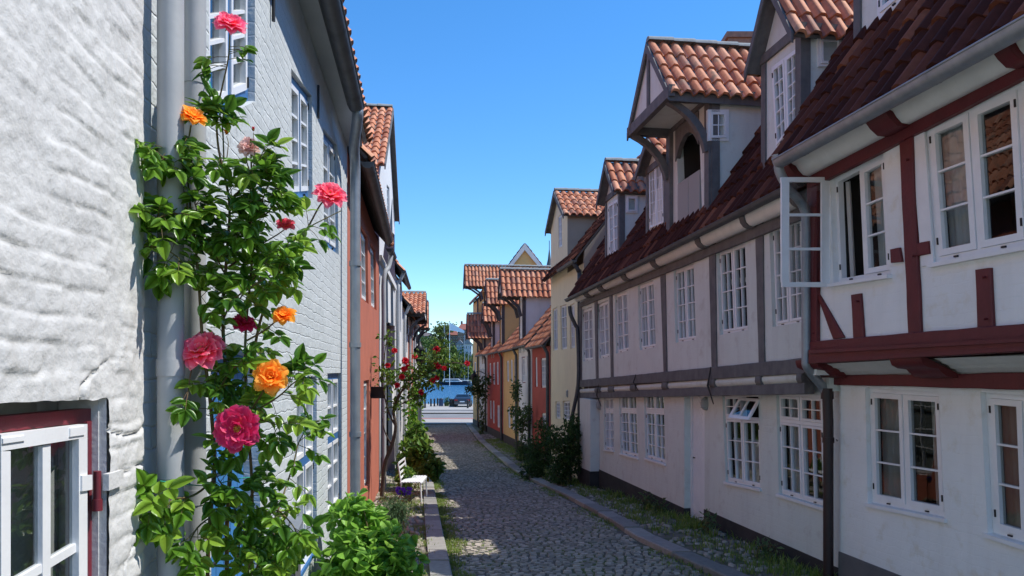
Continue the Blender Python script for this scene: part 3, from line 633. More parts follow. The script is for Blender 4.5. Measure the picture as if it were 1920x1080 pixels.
# cove and beam ends beneath the gutter
prC = [(.38, .0), (.43, -.022), (.50, -.012), (.55, .035), (.585, .085), (.63, .105), (.66, .14), (.67, .17)]
prC2 = [(.36, -.01), (.44, -.04), (.54, -.035), (.61, .02), (.66, .08), (.68, .12), (.69, .17)]
zc = lambda px: R1.pix(px, lerp(326, 117, (px-1520)/400.), .41)
def covex(x0, x1, prof, nm, m): a = zc(x0); b = zc(x1); cove(R1, a[0], b[0], a[1]-.005, b[1]-.005, prof, H, nm, m)
covex(1500+20, 1668, prC, 'cove', M['cove']); covex(1708, 1915, prC, 'cove', M['cove']); covex(1945, 2100, prC, 'cove', M['cove'])
covex(1500, 1519, prC2, 'beam_end', RED); covex(1669, 1707, prC2, 'beam_end', RED); covex(1916, 1944, prC2, 'beam_end', RED)
g0 = R1.pix(1452, 300, .86); g1 = R1.pix(1920, 34, .86)
def zg1(t): return lerp(g0[1], g1[1], (t-g0[0])/(g1[0]-g0[0]))
gutter(R1, (g0[0], g0[1]), (-1, zg1(-1)), .80, .80, .085, H, M['zinc'])
dep = 1.95
shell(R1, -3, tC+.02, 2.3, zg1(-3)+.02, g0[1]+.03, .80, dep, 57.5, H, 'white_plaster', 'tiledark', o=.35, low=(-.02, -.02), zb=ZB, seed=5)
# dormer of the red house
dn, df = R1.pix(1800, 40, .05)[0], R1.pix(1604, 60, .05)[0]
zb_ = R1.pix(1604, 76, .05)[1]
hl = Q(R1, .05, (1640, -140), (1790, -260), (1790, -78), (1645, 40))
dormer(R1, dn, df, zb_-.1, zb_+1.55, zb_+2.3, .05, H, 'limeplaster', 'timber', holes=[hl], seed=8)
window(R1, hl, .05, H, cas=2, cols=2, rows=3, recess=.0, fw=.05, cw=.045, curtain=None)
# downpipe at the joint of the two houses
dp = smooth_path([R1.W(1460, 300, .80), R1.W(1462, 322, .78), R1.W(1478, 352, .66), R1.W(1505, 385, .47), R1.W(1512, 420, .42), R1.W(1512, 520, .42), R1.W(1512, 660, .42), R1.W(1515, 690, .40), R1.W(1540, 722, .16), R1.W(1551, 745, .10)], 5)
mb = MB(); mb.tube(dp, .052, 12); mb.tube([dp[0]+Vector((0, 0, .05)), dp[2]], [.085, .055], 12)
mb.build('downpipe', M['zinc'], H)
mb = MB(); mb.tube([R1.W(1551, 733, .10), R1.W(1553, 790, .10), R1.P(R1.pix(1553, 790, .1)[0], ZG(8)-.1, .10)], .055, 12)
mb.tube([R1.W(1551, 728, .10), R1.W(1551, 748, .10)], .068, 12); q = R1.pix(1553, 820, .1)
mb.tube([R1.P(q[0], q[1], .10), R1.P(q[0], q[1]-.06, .10)], .064, 12)
mb.tube([R1.P(q[0], q[1]-.03, 0), R1.P(q[0]-.2, q[1]-.02, .12)], .008, 6)
mb.build('standpipe', M['redpipe'], H)
# ------------------------------------------------------------ right: long grey half-timbered house
G = thing('half_timbered_house', R1.P(14, ZG(14)), 'long pale house with grey timber frame and a hoist dormer, second on the right', 'house')
GT_ = M['timber']; OG = .12
tN = tA+.03; tF = R1.pix(1087, 650, OG)[0]
W5 = lambda x, y: (1060+x/3., 440+y/3.)
ups = [[(93, 422), (150, 405), (155, 705), (100, 712)], [(178, 392), (240, 367), (247, 685), (190, 698)], [(278, 335), (345, 315), (357, 650), (285, 668)], [(408, 285), (495, 255), (508, 632), (418, 650)], [(608, 197), (720, 160), (735, 590), (620, 608)], [(850, 95), (1010, 35), (1025, 537), (868, 563)], [(1146, -45), (1320, -110), (1335, 490), (1165, 520)]]
holes = [R1.quad([W5(*p) for p in q], OG) for q in ups]
zc0 = R1.pix(1085, 572, OG); zc1 = R1.pix(1440, 398, OG)
zb0 = R1.pix(1088, 720, OG); zb1 = R1.pix(1507, 690, OG)
wall(R1, [(tN, zb1[1]-.05), (tN, zc1[1]+.1), (tF, zc0[1]+.1), (tF, zb0[1]-.05)], holes, OG, G, M['limeplaster'], name='upper_wall', reveal=.09, deep=.6)
cur = [None, 'sides', None, 'sides', 'half', None, 'full']
for i, q in enumerate(holes): window(R1, q, OG, G, cas=2, cols=2, rows=4 if i else 5, recess=.05, curtain=cur[i], cw=.03, fw=.035, mw=.015)
TG = lambda name, pts, d0=.003, d1=.02, o=OG, m=None: bar(R1, pts, o+d0, o+d1, G, name, m or GT_, o=o+d1)
for a, b, c, d in ((1085, 1090, 1090, 1085), (1114, 1119, 1121, 1117), (1142, 1147, 1149, 1145), (1237, 1246, 1250, 1244), (1328, 1340, 1343, 1334), (1415, 1429, 1433, 1422)):
    yt = lambda x: lerp(574, 412, (x-1085)/355.)-4; yb = lambda x: lerp(714, 672, (x-1088)/419.)+3
    TG('post', [(a, yt(a)), (b, yt(b)), (c, yb(c)), (d, yb(d))], .003, .022)
def gb(name, ya0, ya1, yb0, yb1, d0, d1, x0=1087, x1=1508):   # long horizontal beam
    e = 0
    return TG(name, [(x0, ya0), (x1, ya1), (x1, yb1), (x0, yb0)], d0, d1)
gb('wall_plate', 568, 385, 577, 408, .003, .05, 1085, 1508)
gb('sill_beam', 713, 671, 726, 700, .003, .05)
gb('lower_beam', 737, 717, 747, 739, -.10, .03)
pg = [(OG+.05, 0), (OG+.10, -.015), (OG+.15, .0), (OG+.19, .04), (OG+.21, .11), (OG+.22, .17)]
pg2 = [(OG+.04, -.02), (OG+.12, -.03), (OG+.18, .0), (OG+.22, .05), (OG+.24, .12), (OG+.25, .18)]
xs = [1085, 1110, 1137, 1183, 1240, 1327, 1414, 1508]
zz = lambda px: R1.pix(px, lerp(566, 384, (px-1085)/423.), OG+.05)
for i in range(7):
    a, b = zz(xs[i]+2), zz(xs[i+1]-4); cove(R1, a[0], b[0], a[1], b[1], pg, G, 'cove', M['cove'])
    a, b = zz(xs[i+1]-4), zz(xs[i+1]+4); cove(R1, a[0], b[0], a[1], b[1], pg2, G, 'beam_end', GT_)
xs = [1088, 1125, 1150, 1192, 1252, 1342, 1430, 1508]
pj = [(.0, .0), (.06, -.008), (.12, .012), (.15, .06), (.15, .10), (.12, .13)]
pj2 = [(.0, -.01), (.08, -.012), (.15, .012), (.175, .06), (.17, .12), (.16, .15)]
zz2 = lambda px: R1.pix(px, lerp(739, 719, (px-1088)/420.), .1)
for i in range(7):
    a, b = zz2(xs[i]+2), zz2(xs[i+1]-5); cove(R1, a[0], b[0], a[1], b[1], pj, G, 'cove', M['limeplaster'])
    a, b = zz2(xs[i+1]-5), zz2(xs[i+1]+5); cove(R1, a[0], b[0], a[1]-.01, b[1]-.01, pj2, G, 'joist_end', GT_)
for x, y0, y1 in ((1335, 688, 758), (1194, 702, 733), (1124, 720, 762)):
    mb = MB(); a = R1.pix(x, y0, OG+.03); b = R1.pix(x+4, y1, OG+.03); mb.tube([R1.P(a[0], a[1], OG+.05), R1.P(a[0], (a[1]+b[1])/2, OG+.10), R1.P(b[0], b[1], OG+.04)], [.008, .016, .008], 6); mb.build('wall_anchor', M['iron'], G)
# ground floor: near wall, recessed door, middle wall, far pier
W6 = lambda x, y: (1040+x/2.842, 700+y/2.842)
low = [[(262, 125), (312, 122), (315, 410), (265, 405)], [(342, 112), (432, 110), (445, 450), (352, 425)], [(475, 105), (580, 103), (590, 482), (485, 450)], [(893, 112), (1085, 110), (1097, 614), (912, 577)], [(1180, 105), (1422, 118), (1441, 716), (1195, 642)]]
oN, oM, oP, oD = -.06, 0.05, .27, -.09
def gw(x0, x1, o, hs, ztop):
    t0, t1 = R1.pix(x0, 800, o)[0], R1.pix(x1, 800, o)[0]
    wall(R1, [(t0, ZB), (t0, ztop), (t1, ztop), (t1, ZB)], hs, o, G, M['limeplaster'], reveal=.07, deep=.6); return t0, t1
hl_ = [R1.quad([W6(*p) for p in q], o) for q, o in zip(low, (oM, oM, oM, oN, oN))]
zt_ = -.2
n0, n1 = gw(1585, 1321, oN, hl_[3:], -.1); m0, m1 = gw(1283, 1124, oM, hl_[:3], zt_); p0, p1 = gw(1107, 1087, oP, [], -.62)
for t, a, b in ((m0, oM, -.5), (n1, oN, -.5), (p0, oP, -.3), (p1, oP, -3)): tp_ = -.62 if a == oP else -.1; mb = MB(); mb.face([R1.P(t, ZB, a), R1.P(t, tp_, a), R1.P(t, tp_, b), R1.P(t, ZB, b)]); mb.build('wall_return', M['limeplaster'], G)
mb = MB(); mb.face([R1.P(p0, -.619, -.3), R1.P(p1, -.619, -.3), R1.P(p1, -.62, oP), R1.P(p0, -.62, oP)])
mb.build('pier_top', M['limeplaster'], G)
mb = MB(); zpl = lambda px, py, o: R1.pix(px, py, o)[1]
def pl(t0, z0, t1, z1, o): R1.slab(mb, [(t0, z0), (t1, z1), (t1, ZB), (t0, ZB)], o-.5, o+.012)
pl(n0, zpl(1575, 1066, oN), n1+.001, zpl(1322, 955, oN), oN); pl(m0-.004, zpl(1283, 953, oM), m1, zpl(1126, 881, oM), oM); pl(p0-.004, zpl(1107, 884, oP), p1, zpl(1088, 876, oP), oP)
mb.build('plinth', M['plinth'], G)
for i, q in enumerate(hl_):
    o = oM if i < 3 else oN
    window(R1, q, o, G, cas=2, cols=2, rows=(4, 4, 4, 3, 3)[i], transom=.27, tcols=2, trows=2 if i > 2 else 1, recess=.04, curtain=(None, 'sides', 'half', 'half', 'sides')[i], cw=.03, fw=.035, mw=.014, sill=.03, skip=(('t', 1),) if i == 3 else ())
# open top light
q = R1.quad([(1385, 745), (1424, 743), (1424, 790), (1385, 788)], oN)
mb = MB(); pm = MB()
def tl(u, v, d): # hinged at the top, bottom pushed out
    t = lerp(q[0][0], q[1][0], u); z = lerp(q[0][1], q[2][1], v*.93); return R1.P(t, z, oN-.03+v*.17+d)
for (a, b, c, d_) in ((0, 0, 1, .14), (0, .86, 1, 1), (0, .14, .11, .86), (.89, .14, 1, .86), (.47, .14, .53, .86)):
    mb.hexa([tl(a, b, .025), tl(c, b, .025), tl(c, d_, .025), tl(a, d_, .025)], [tl(a, b, 0), tl(c, b, 0), tl(c, d_, 0), tl(a, d_, 0)])
pm.face([tl(.1, .13, .01), tl(.9, .13, .01), tl(.9, .87, .01), tl(.1, .87, .01)])
f = mb.build('open_top_light', M['paint'], G); pm.build('pane', M['glass'], f)
# door with diagonal boards
d0, d1 = n1, m0; mb = MB(); zD0, zD1 = R1.pix(1310, 975, oD)[1], R1.pix(1310, 738, oD)[1]
dm = 0
R1.slab(mb, [(d0, zD0), (d1, zD0), (d1, zD1+.1), (d0, zD1+.1)], oD-.05, oD)
R1.slab(mb, [(d0, zD0), (d0+.07, zD0), (d0+.07, zD1+.1), (d0, zD1+.1)], oD-.04, oD+.03)
R1.slab(mb, [(d1-.07, zD0), (d1, zD0), (d1, zD1+.1), (d1-.07, zD1+.1)], oD-.04, oD+.03)
mb.build('door_frame', M['paint'], G)
mb = MB(); w_ = (d1-d0-.16); zz_ = zD0+.02; n = 16; y0, y1 = d0+.08, d1-.08; hh = zD1-zD0+.02
for i in range(-8, n):
    za = zz_+hh*i/n; sl = hh/n*6
    pts = [(y0, za+.008), (y1, za+sl+.008), (y1, za+sl+hh/n-.008), (y0, za+hh/n-.008)]
    pts = [(t, min(max(z, zz_), zz_+hh)) for t, z in pts]
    R1.slab(mb, pts, oD+.003, oD+.022)
do = mb.build('door', M['paint'], G)
mb = MB(); c = R1.P(y1-.09, zz_+1.0, oD+.05); mb.tube([c, c+Vector((.02, .09, 0))], .01, 8); mb.tube([R1.P(y1-.09, zz_+1.0, oD+.01), c], .009, 8); mb.build('door_handle', M['iron'], do)
mb = MB(); R1.slab(mb, [(d0-.25, zD0-.02), (d1+.15, zD0-.02), (d1+.15, zD0-.3), (d0-.25, zD0-.3)], oD-.05, .42); mb.build('door_step', M['greyplinth'], G)
mb = MB(); R1.slab(mb, [(n1-.05, -.09), (m1+.05, -.2), (m1+.05, -.28), (n1-.05, -.17)], -.5, .09); mb.build('jetty_soffit', M['timber'], G)
# bulkhead lamps
def bulk(px, py, o, par, s=1.):
    t, z = R1.pix(px, py, o+.05); mb = MB(); c = R1.P(t, z, o)
    vs = []; n = 14
    for r, dd in ((1, 0), (1, .03), (.85, .07), (.5, .095), (.01, .1)):
        for k in range(n): a = 2*math.pi*k/n; vs.append(R1.P(t+math.cos(a)*.055*r*s, z+math.sin(a)*.11*r*s, o+dd*s))
    mb.idx(vs, [(i*n+k, i*n+(k+1) % n, (i+1)*n+(k+1) % n, (i+1)*n+k) for i in range(4) for k in range(n)], 0, True)
    b = mb.build('wall_lamp', M['curtain2'], par)
    gb_ = MB()
    for dz in (-.06, -.02, .02, .06): gb_.tube([R1.P(t-.05*s, z+dz*s, o+.045*s), R1.P(t-.02*s, z+dz*s, o+.1*s), R1.P(t+.02*s, z+dz*s, o+.1*s), R1.P(t+.05*s, z+dz*s, o+.045*s)], .005*s, 5)
    gb_.build('lamp_guard', M['zinc'], b)
bulk(1320, 757, oN, G); bulk(1122, 760, oM, G)
# roof with eave line sloping gently
e0 = R1.pix(1065, 560, OG+.3); e1 = R1.pix(1440, 369, OG+.3)
ez = lambda t: lerp(e1[1], e0[1], (t-e1[0])/(e0[0]-e1[0]))
PG = 57.5
shell(R1, tN, tF+.02, 1.6, ez(tN)+.03, ez(tF)+.03, OG+.27, 1.75, PG, G, 'limeplaster', 'tiledark', o=OG, low=(-.1, -.2), zb=ZB, seed=11)
gutter(R1, (tN+.1, ez(tN)), (tF+.25, ez(tF+.25)), OG+.28, OG+.28, .065, G, M['darkzinc'])
dpp = smooth_path([R1.W(1068, 574, OG+.28), R1.W(1070, 590, OG+.25), R1.W(1079, 610, OG+.12), R1.W(1083, 625, OG+.07), R1.W(1084, 720, OG+.07), R1.P(R1.pix(1084, 720, OG)[0], -1.5, .34), R1.P(R1.pix(1084, 720, OG)[0], ZG(19)-.1, .34)], 4)
mb = MB(); mb.tube(dpp, .05, 10); mb.build('downpipe', M['darkzinc'], G)
def roofz(t, o): return ez(t)+.03+math.tan(R_(PG))*(OG+.27-o)
def dorm(xa, xb, ya, yb, yapex, wq, cols, rows, small=None, o=.02, par=None, seed=3):
    """dormer fitted to its near and far front corners"""
    a = R1.pix(xa, ya, o); b = R1.pix(xb, yb, o); ze = (a[1]+b[1])/2
    h = [(min(max(t_, a[0]+.04), b[0]-.04), z_) for t_, z_ in R1.quad(wq, o)]; zap = R1.pix((xa+xb)/2, yapex, o+.15)[1]
    d = dormer(R1, a[0], b[0], roofz(a[0], o)-.12, ze, zap, o, G, 'limeplaster', 'timber', holes=[h], seed=seed, depth=2.2)
    window(R1, h, o, d, flat=True, cas=2, cols=cols, rows=rows, recess=.0, fw=.035, cw=.03, mw=.014)
    if small:
        ckf = R1.cheek(a[0], o); s_ = ckf.quad(small, .02); window(ckf, s_, .03, d, flat=True, cas=1, cols=1, rows=1, recess=0., fw=.03, cw=.03, hinge=False)
    return d
dorm(1163, 1136, 354, 374, 297, [(1141, 383), (1160, 372), (1163, 470), (1144, 482)], 2, 4, [(1173, 367), (1196, 367), (1196, 399), (1173, 399)], seed=3)
dorm(1251, 1213, 296, 318, 250, [(1216, 312), (1243, 302), (1247, 420), (1219, 432)], 2, 5, None, seed=6)
dorm(1504, 1430, 52, 113, -55, [(1446, 126), (1503, 83), (1509, 222), (1455, 282)], 2, 5, [(1532, 68), (1580, 68), (1580, 125), (1534, 125)], seed=9)
# hoist dormer
oh = .14; hn = R1.pix(1337, 300, oh)[0]; hf = R1.pix(1256, 330, oh)[0]
fo = .72; A = R1.pix(1243, 174, oh+fo); B_ = R1.pix(1180, 243, oh+fo); zE = (A[1]+B_[1])/2; zA = R1.pix(1200, 92, oh+fo)[1]
hd = MB()
opn = R1.quad([(1268, 262), (1311, 232), (1317, 425), (1275, 437)], oh)
D = dormer(R1, hn, hf, roofz(hn, oh)-.35, zE-.02, zA-.12, oh, G, 'limeplaster', 'timber', fo=fo, so=.10, depth=2.6, holes=[opn], seed=21, reveal=.12, nm='hoist_dormer', zbc=2.0)
ckh = R1.cheek(hn, oh)
# sofit, tie beam, gable panels, brackets, shutters
def DB(name, f, m=GT_):
    mb = MB(); f(mb); return mb.build(name, m, D)
ga, gb2 = hn-.02, hf+.02; gz = zE
DB('hoist_gable', lambda mb: R1.slab(mb, [(ga-.08, gz-.02), (gb2+.08, gz-.02), ((hn+hf)/2, zA-.06)], oh+fo-.08, oh+fo-.03) if 0 else mb.idx([R1.P(ga-.08, gz-.02, oh+fo-.03), R1.P(gb2+.08, gz-.02, oh+fo-.03), R1.P((hn+hf)/2, zA-.05, oh+fo-.03), R1.P(ga-.08, gz-.02, oh+.02), R1.P(gb2+.08, gz-.02, oh+.02), R1.P((hn+hf)/2, zA-.05, oh+.02)], [(0, 1, 2), (3, 4, 5), (0, 1, 4, 3)]), M['limeplaster'])
DB('eave_board', lambda mb: ckh.slab(mb, [(-fo, gz-.04), (2.2, gz-.04), (2.2, gz-.20), (-fo, gz-.20)], .062, .085))
DB('tie_beam', lambda mb: R1.slab(mb, [(ga-.1, gz+.03), (gb2+.1, gz+.03), (gb2+.1, gz-.14), (ga-.1, gz-.14)], oh+fo-.07, oh+fo+.02))
ymid = (hn+hf)/2
DB('king_post', lambda mb: R1.slab(mb, [(ymid-.05, gz), (ymid+.05, gz), (ymid+.04, zA-.1), (ymid-.04, zA-.1)], oh+fo-.03, oh+fo))
for t in (hn, hf-.12):
    DB('overhang_beam', lambda mb: R1.slab(mb, [(t, gz-.01), (t+.12, gz-.01), (t+.12, gz-.15), (t, gz-.15)], oh+.02, oh+fo-.07))
    def br(mb):
        n = 7; P0, P1, P2 = (oh+.02, gz-.85), (oh+.12, gz-.35), (oh+fo-.1, gz-.14)
        o_ = []; i_ = []
        for k in range(n+1):
            s = k/n; o1 = (1-s)**2*P0[0]+2*s*(1-s)*P1[0]+s*s*P2[0]; z1 = (1-s)**2*P0[1]+2*s*(1-s)*P1[1]+s*s*P2[1]
            o_.append((o1, z1)); i_.append((o1+.10, z1-.05))
        for k in range(n):
            q4 = [o_[k], o_[k+1], i_[k+1], i_[k]]
            mb.hexa([R1.P(t+.01, z, o) for o, z in q4], [R1.P(t+.11, z, o) for o, z in q4])
    DB('bracket', br)
DB('hoist_post', lambda mb: R1.slab(mb, [(hn, gz-.05), (hn+.16, gz-.05), (hn+.16, roofz(hn, oh)-.35), (hn, roofz(hn, oh)-.35)], oh+.003, oh+.07))
DB('hoist_post', lambda mb: R1.slab(mb, [(hf-.16, gz-.05), (hf, gz-.05), (hf, roofz(hf, oh)-.4), (hf-.16, roofz(hf, oh)-.4)], oh+.003, oh+.07))
sh = R1.quad([(1272, 345), (1313, 318), (1318, 430), (1277, 445)], oh)
tm_ = (sh[0][0]+sh[1][0])/2
for (a, b) in ((sh[0][0], tm_+.008), (tm_-.008, sh[1][0])):
    DB('shutter', lambda mb: R1.slab(mb, [(a, lerp(sh[0][1], sh[1][1], 0 if a == sh[0][0] else .5)), (b, sh[1][1]), (b, sh[2][1]), (a, sh[2][1])], oh-.03, oh+.012), M['curtain2'])
DB('arch_head', lambda mb: [R1.slab(mb, [(lerp(opn[0][0], opn[1][0], k/8), gz-.1), (lerp(opn[0][0], opn[1][0], (k+1)/8), gz-.1), (lerp(opn[0][0], opn[1][0], (k+1)/8), opn[1][1]-.33*abs((k+1-4)/4.)**2.2), (lerp(opn[0][0], opn[1][0], k/8), opn[1][1]-.33*abs((k-4)/4.)**2.2)], oh-.06, oh+.02) for k in range(8)])
ckf = R1.cheek(hn, oh); s_ = ckf.quad([(1327, 205), (1367, 205), (1367, 264), (1327, 264)], .02)
window(ckf, s_, .02, D, flat=True, cas=1, cols=2, rows=2, recess=0., fw=.04, cw=.035, hinge=False, gl='glassl')
# chimney
mb = MB(); cpt = at(1392, 84, 16.2); mb.box((cpt.x, cpt.y, cpt.z-.8), (.75, .5, 1.7)); mb.box((cpt.x, cpt.y, cpt.z+.1), (.85, .6, .12)); mb.build('chimney', M['brick'], G)
# ------------------------------------------------------------ right: cream house and the row beyond
Y = thing('townhouse', R2.P(21.5, ZG(21.5)), 'tall cream yellow townhouse with a gabled front and arched white windows', 'house')
c0, c1 = tF+.012, R2.pix(1033, 600)[0]; cg = R2.pix(1064, 500)[0]
def arch(q, k=.10):
    TL, TR, BR, BL = q; n = 6; top = [(lerp(TL[0], TR[0], i/n), lerp(TL[1], TR[1], i/n)+k*math.sin(math.pi*i/n)) for i in range(n+1)]
    return top+[BR, BL]
yw = [[(1036, 580), (1045, 575), (1046, 656), (1037, 658)], [(1050, 574), (1062, 570), (1063, 654), (1052, 656)], [(1068, 572), (1077, 568), (1078, 652), (1069, 654)], [(1041, 753), (1050, 752), (1051, 786), (1042, 785)], [(1055, 752), (1068, 751), (1069, 790), (1056, 788)]]
yh = [R2.quad(q) for q in yw]
zg_ = 4.56; zbod = R2.pix(1070, 508)[1]
wall(R2, [(c0, ZB), (c0, zbod), (cg, zbod), (c1, zbod), (c1, ZB)], yh, 0, Y, M['yellow'], reveal=.08)
for q in yh: window(R2, q, 0, Y, cas=2, cols=1, rows=4, recess=.05, fw=.03, cw=.025, curtain='net', hinge=False)
gh = R2.quad([(1046, 407), (1053, 401), (1054, 462), (1047, 466)])
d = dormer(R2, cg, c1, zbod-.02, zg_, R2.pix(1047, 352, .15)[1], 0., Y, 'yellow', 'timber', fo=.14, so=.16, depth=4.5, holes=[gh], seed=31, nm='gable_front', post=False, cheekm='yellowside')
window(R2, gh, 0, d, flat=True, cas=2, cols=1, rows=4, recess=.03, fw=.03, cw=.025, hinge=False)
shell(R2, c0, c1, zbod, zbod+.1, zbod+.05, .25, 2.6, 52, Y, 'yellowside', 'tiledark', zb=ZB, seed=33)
ck = R2.cheek(cg, 0); vp = ck.W(1118, 458, .05); mb = MB(); mb.tube([vp-Vector((0, 0, .4)), vp+Vector((0, 0, .25))], .09, 10); mb.tube([vp+Vector((0, 0, .25)), vp+Vector((0, 0, .36))], .13, 10); mb.build('flue', M['iron'], Y)
gutter(R2, (c0, zbod+.07), (cg, zbod+.07), .25, .25, .07, Y, M['darkzinc'])
mb = MB(); mb.tube(smooth_path([R2.P(c0+.1, zbod, .25), R2.P(c0+.12, zbod-.2, .12), R2.P(c0+.15, zbod-.5, .08), R2.P(c0+.15, -1, .08), R2.P(c0+.15, ZG(20), .08)], 3), .06, 8); mb.build('downpipe', M['darkzinc'], Y)
bulk(1066, 738, -.1, Y, 1.2)
def rowhouse(label, xa, xb, colr, ytop, wins, roof=True, pitch=50, eo=.22, tm='tile', dep=2.6, fac=R2, plinth=True, cr='half', gut=True, top=None, cat='house', rows=4, dz=0., roofdep=None, pipe=True, name='townhouse', back='farwhite', fm='paint'):
    t0, t1 = sorted((fac.pix(xa, 700)[0], fac.pix(xb, 700)[0]))
    ym = (t0+t1)/2; H_ = thing(name, fac.P(ym, ZG(ym)), label, cat)
    z = top if top is not None else fac.pix(xa, ytop)[1]
    hs = [fac.quad(q) for q in wins]
    wall(fac, [(t0, ZB-1), (t0, z), (t1, z), (t1, ZB-1)], hs, 0, H_, M[colr], reveal=.07)
    for q in hs: window(fac, q, 0, H_, cas=2, cols=2 if abs(q[0][0]-q[1][0]) < 2 else 2, rows=rows, recess=.04, fw=.04, cw=.03, curtain=cr, hinge=False, fm=fm)
    shell(fac, t0, t1, z, z+.05, z+.05, eo, dep, pitch, H_, back, tm, zb=ZB-1, seed=int(t0*7))
    if gut: gutter(fac, (t0+.02, z+.03), (t1-.02, z+.03), eo, eo, .065, H_, M['darkzinc'])
    if pipe:
        mb = MB(); tp = t0+.12; mb.tube(smooth_path([fac.P(tp, z, eo), fac.P(tp, z-.18, .12), fac.P(tp, z-.4, .08), fac.P(tp, -1, .08), fac.P(tp, ZG(tp), .08)], 3), .055, 8); mb.build('downpipe', M['darkzinc'], H_)
    if plinth:
        mb = MB(); fac.slab(mb, [(t0+.01, ZG(t0)+.35), (t1-.01, ZG(t1)+.35), (t1-.01, ZB-1), (t0+.01, ZB-1)], .003, .025); mb.build('plinth', M['plinth'], H_)
    return H_, t0, t1, z
C2 = lambda x, y: (860+x/2.346, 440+y/2.346)
cq = lambda *a: [C2(*p) for p in a]
Hr, a0, a1, zr_ = rowhouse('small red plastered house with white windows beside the cream townhouse', 1032.5, 998, 'redwall2', 648, [cq((335, 540), (345, 538), (347, 668), (337, 670)), cq((361, 543), (386, 541), (388, 672), (363, 674)), cq((365, 785), (392, 783), (393, 850), (366, 850))], dep=2.6)
Hw, b0, b1, zw_ = rowhouse('narrow white house with dark framed windows and a big hoist dormer', 997.5, 973, 'farwhite', 648, [cq((277, 537), (292, 536), (294, 652), (279, 654)), cq((300, 533), (316, 531), (318, 655), (303, 657)), cq((283, 760), (300, 760), (301, 840), (285, 840))], dep=2.8, fm='maroon')
Ho, o0_, o1_, zo_ = rowhouse('narrow ochre house with white windows between the white and the red house', 972.5, 944, 'ochre', 655, [cq((210, 555), (220, 553), (222, 645), (212, 647)), cq((227, 550), (236, 549), (238, 650), (229, 652)), cq((242, 548), (254, 546), (256, 650), (244, 652)), cq((215, 760), (226, 758), (228, 850), (217, 850)), cq((233, 762), (246, 760), (248, 860), (235, 860))], dep=2.8)
He, e0_, e1_, ze_ = rowhouse('brick red house with a row of narrow white windows near the quay', 943.5, 914, 'redwall2', 660, [cq((134, 565), (142, 564), (143, 655), (135, 655)), cq((150, 563), (159, 562), (160, 660), (151, 660)), cq((165, 560), (175, 559), (176, 660), (167, 660)), cq((136, 730), (144, 730), (145, 810), (137, 810)), cq((148, 730), (157, 730), (158, 830), (149, 830)), cq((168, 750), (180, 750), (181, 850), (169, 848))], dep=2.8)
Hd, f0_, f1_, zf_ = rowhouse('small cream house with dark timber near the end of the street', 913.5, 899, 'farwhite', 665, [cq((92, 585), (103, 585), (104, 650), (93, 650)), cq((106, 585), (116, 585), (117, 650), (107, 650)), cq((110, 730), (118, 730), (119, 800), (111, 800))], dep=2.8)
Hl, l0_, l1_, zlst = rowhouse('ochre corner house at the foot of the street with a tall roof', 898.5, 887, 'ochre', 560, [cq((68, 560), (76, 560), (77, 640), (69, 640)), cq((80, 560), (87, 560), (88, 640), (81, 640))], dep=1.6, pitch=45, back='ochre')
def hoist(par, near, far, yE, yA, fo, ofs=.05, wm='farwhite', zb=None, seed=5, beams=True, depth=3., win=True, pts=None, tm='darktimber', fac=R2):
    """hoist dormer on dark brackets; near/far are the pixel columns of the front roof corners"""
    a = fac.pix(near, yE, ofs+fo); b = fac.pix(far, yE, ofs+fo); ze = a[1]
    tn, tf = a[0]+.12, b[0]-.12
    if tf-tn < .9: tf = tn+.9
    za = fac.pix((near+far)/2, yA, ofs+fo)[1]-.08
    hole = [(tn+.35, ze-.35), (tf-.25, ze-.35), (tf-.25, zb+.35), (tn+.35, zb+.35)]
    hole = [(tf-.25, hole[0][1]), (tn+.35, hole[0][1]), (tn+.35, zb+.35), (tf-.25, zb+.35)]
    d = dormer(fac, tn, tf, zb, ze, za, ofs, par, wm, tm, fo=fo, so=.15, depth=depth, holes=[hole], seed=seed, nm='hoist_dormer', zbc=zb-.3)
    window(fac, hole, ofs, d, flat=True, cas=2, cols=1, rows=3, recess=.03, fw=.05, hinge=False, fm='paint', gl='glassl')
    for t in (tn, tf-.12):
        mb = MB(); fac.slab(mb, [(t, ze), (t+.12, ze), (t+.12, ze-.14), (t, ze-.14)], ofs, ofs+fo-.02)
        n = 5
        pp = [(ofs+.03, ze-.95), (ofs+.12, ze-.6), (ofs+fo*.5, ze-.3), (ofs+fo-.1, ze-.14)]
        for i in range(3):
            q4 = [pp[i], pp[i+1], (pp[i+1][0]+.11, pp[i+1][1]-.04), (pp[i][0]+.11, pp[i][1]-.04)]
            mb.hexa([fac.P(t+.01, z, o) for o, z in q4], [fac.P(t+.11, z, o) for o, z in q4])
        mb.build('bracket', M[tm], d)
    mb = MB(); mb.idx([fac.P(tn-.05, ze, ofs+fo-.03), fac.P(tf+.05, ze, ofs+fo-.03), fac.P((tn+tf)/2, za, ofs+fo-.03)], [(0, 1, 2)]); mb.build('hoist_gable', M[wm], d)
    return d
hoist(Hw, 941, 936, 545, 504, .85, zb=zw_+.1, seed=41, depth=2.8)
hoist(Ho, 913, 911, 560, 523, .75, zb=zo_+.1, seed=42, wm='ochre', depth=2.6)
hoist(He, 907, 905, 596, 568, .5, zb=ze_+.1, seed=43, depth=2.4)
hoist(Hd, 877, 875, 624, 588, .95, zb=zf_-.2, seed=44, depth=2.6, wm='yellowside')
hoist(Hl, 872.5, 869, 529, 497, 1.1, zb=zlst+.1, seed=45, wm='ochre', depth=6)
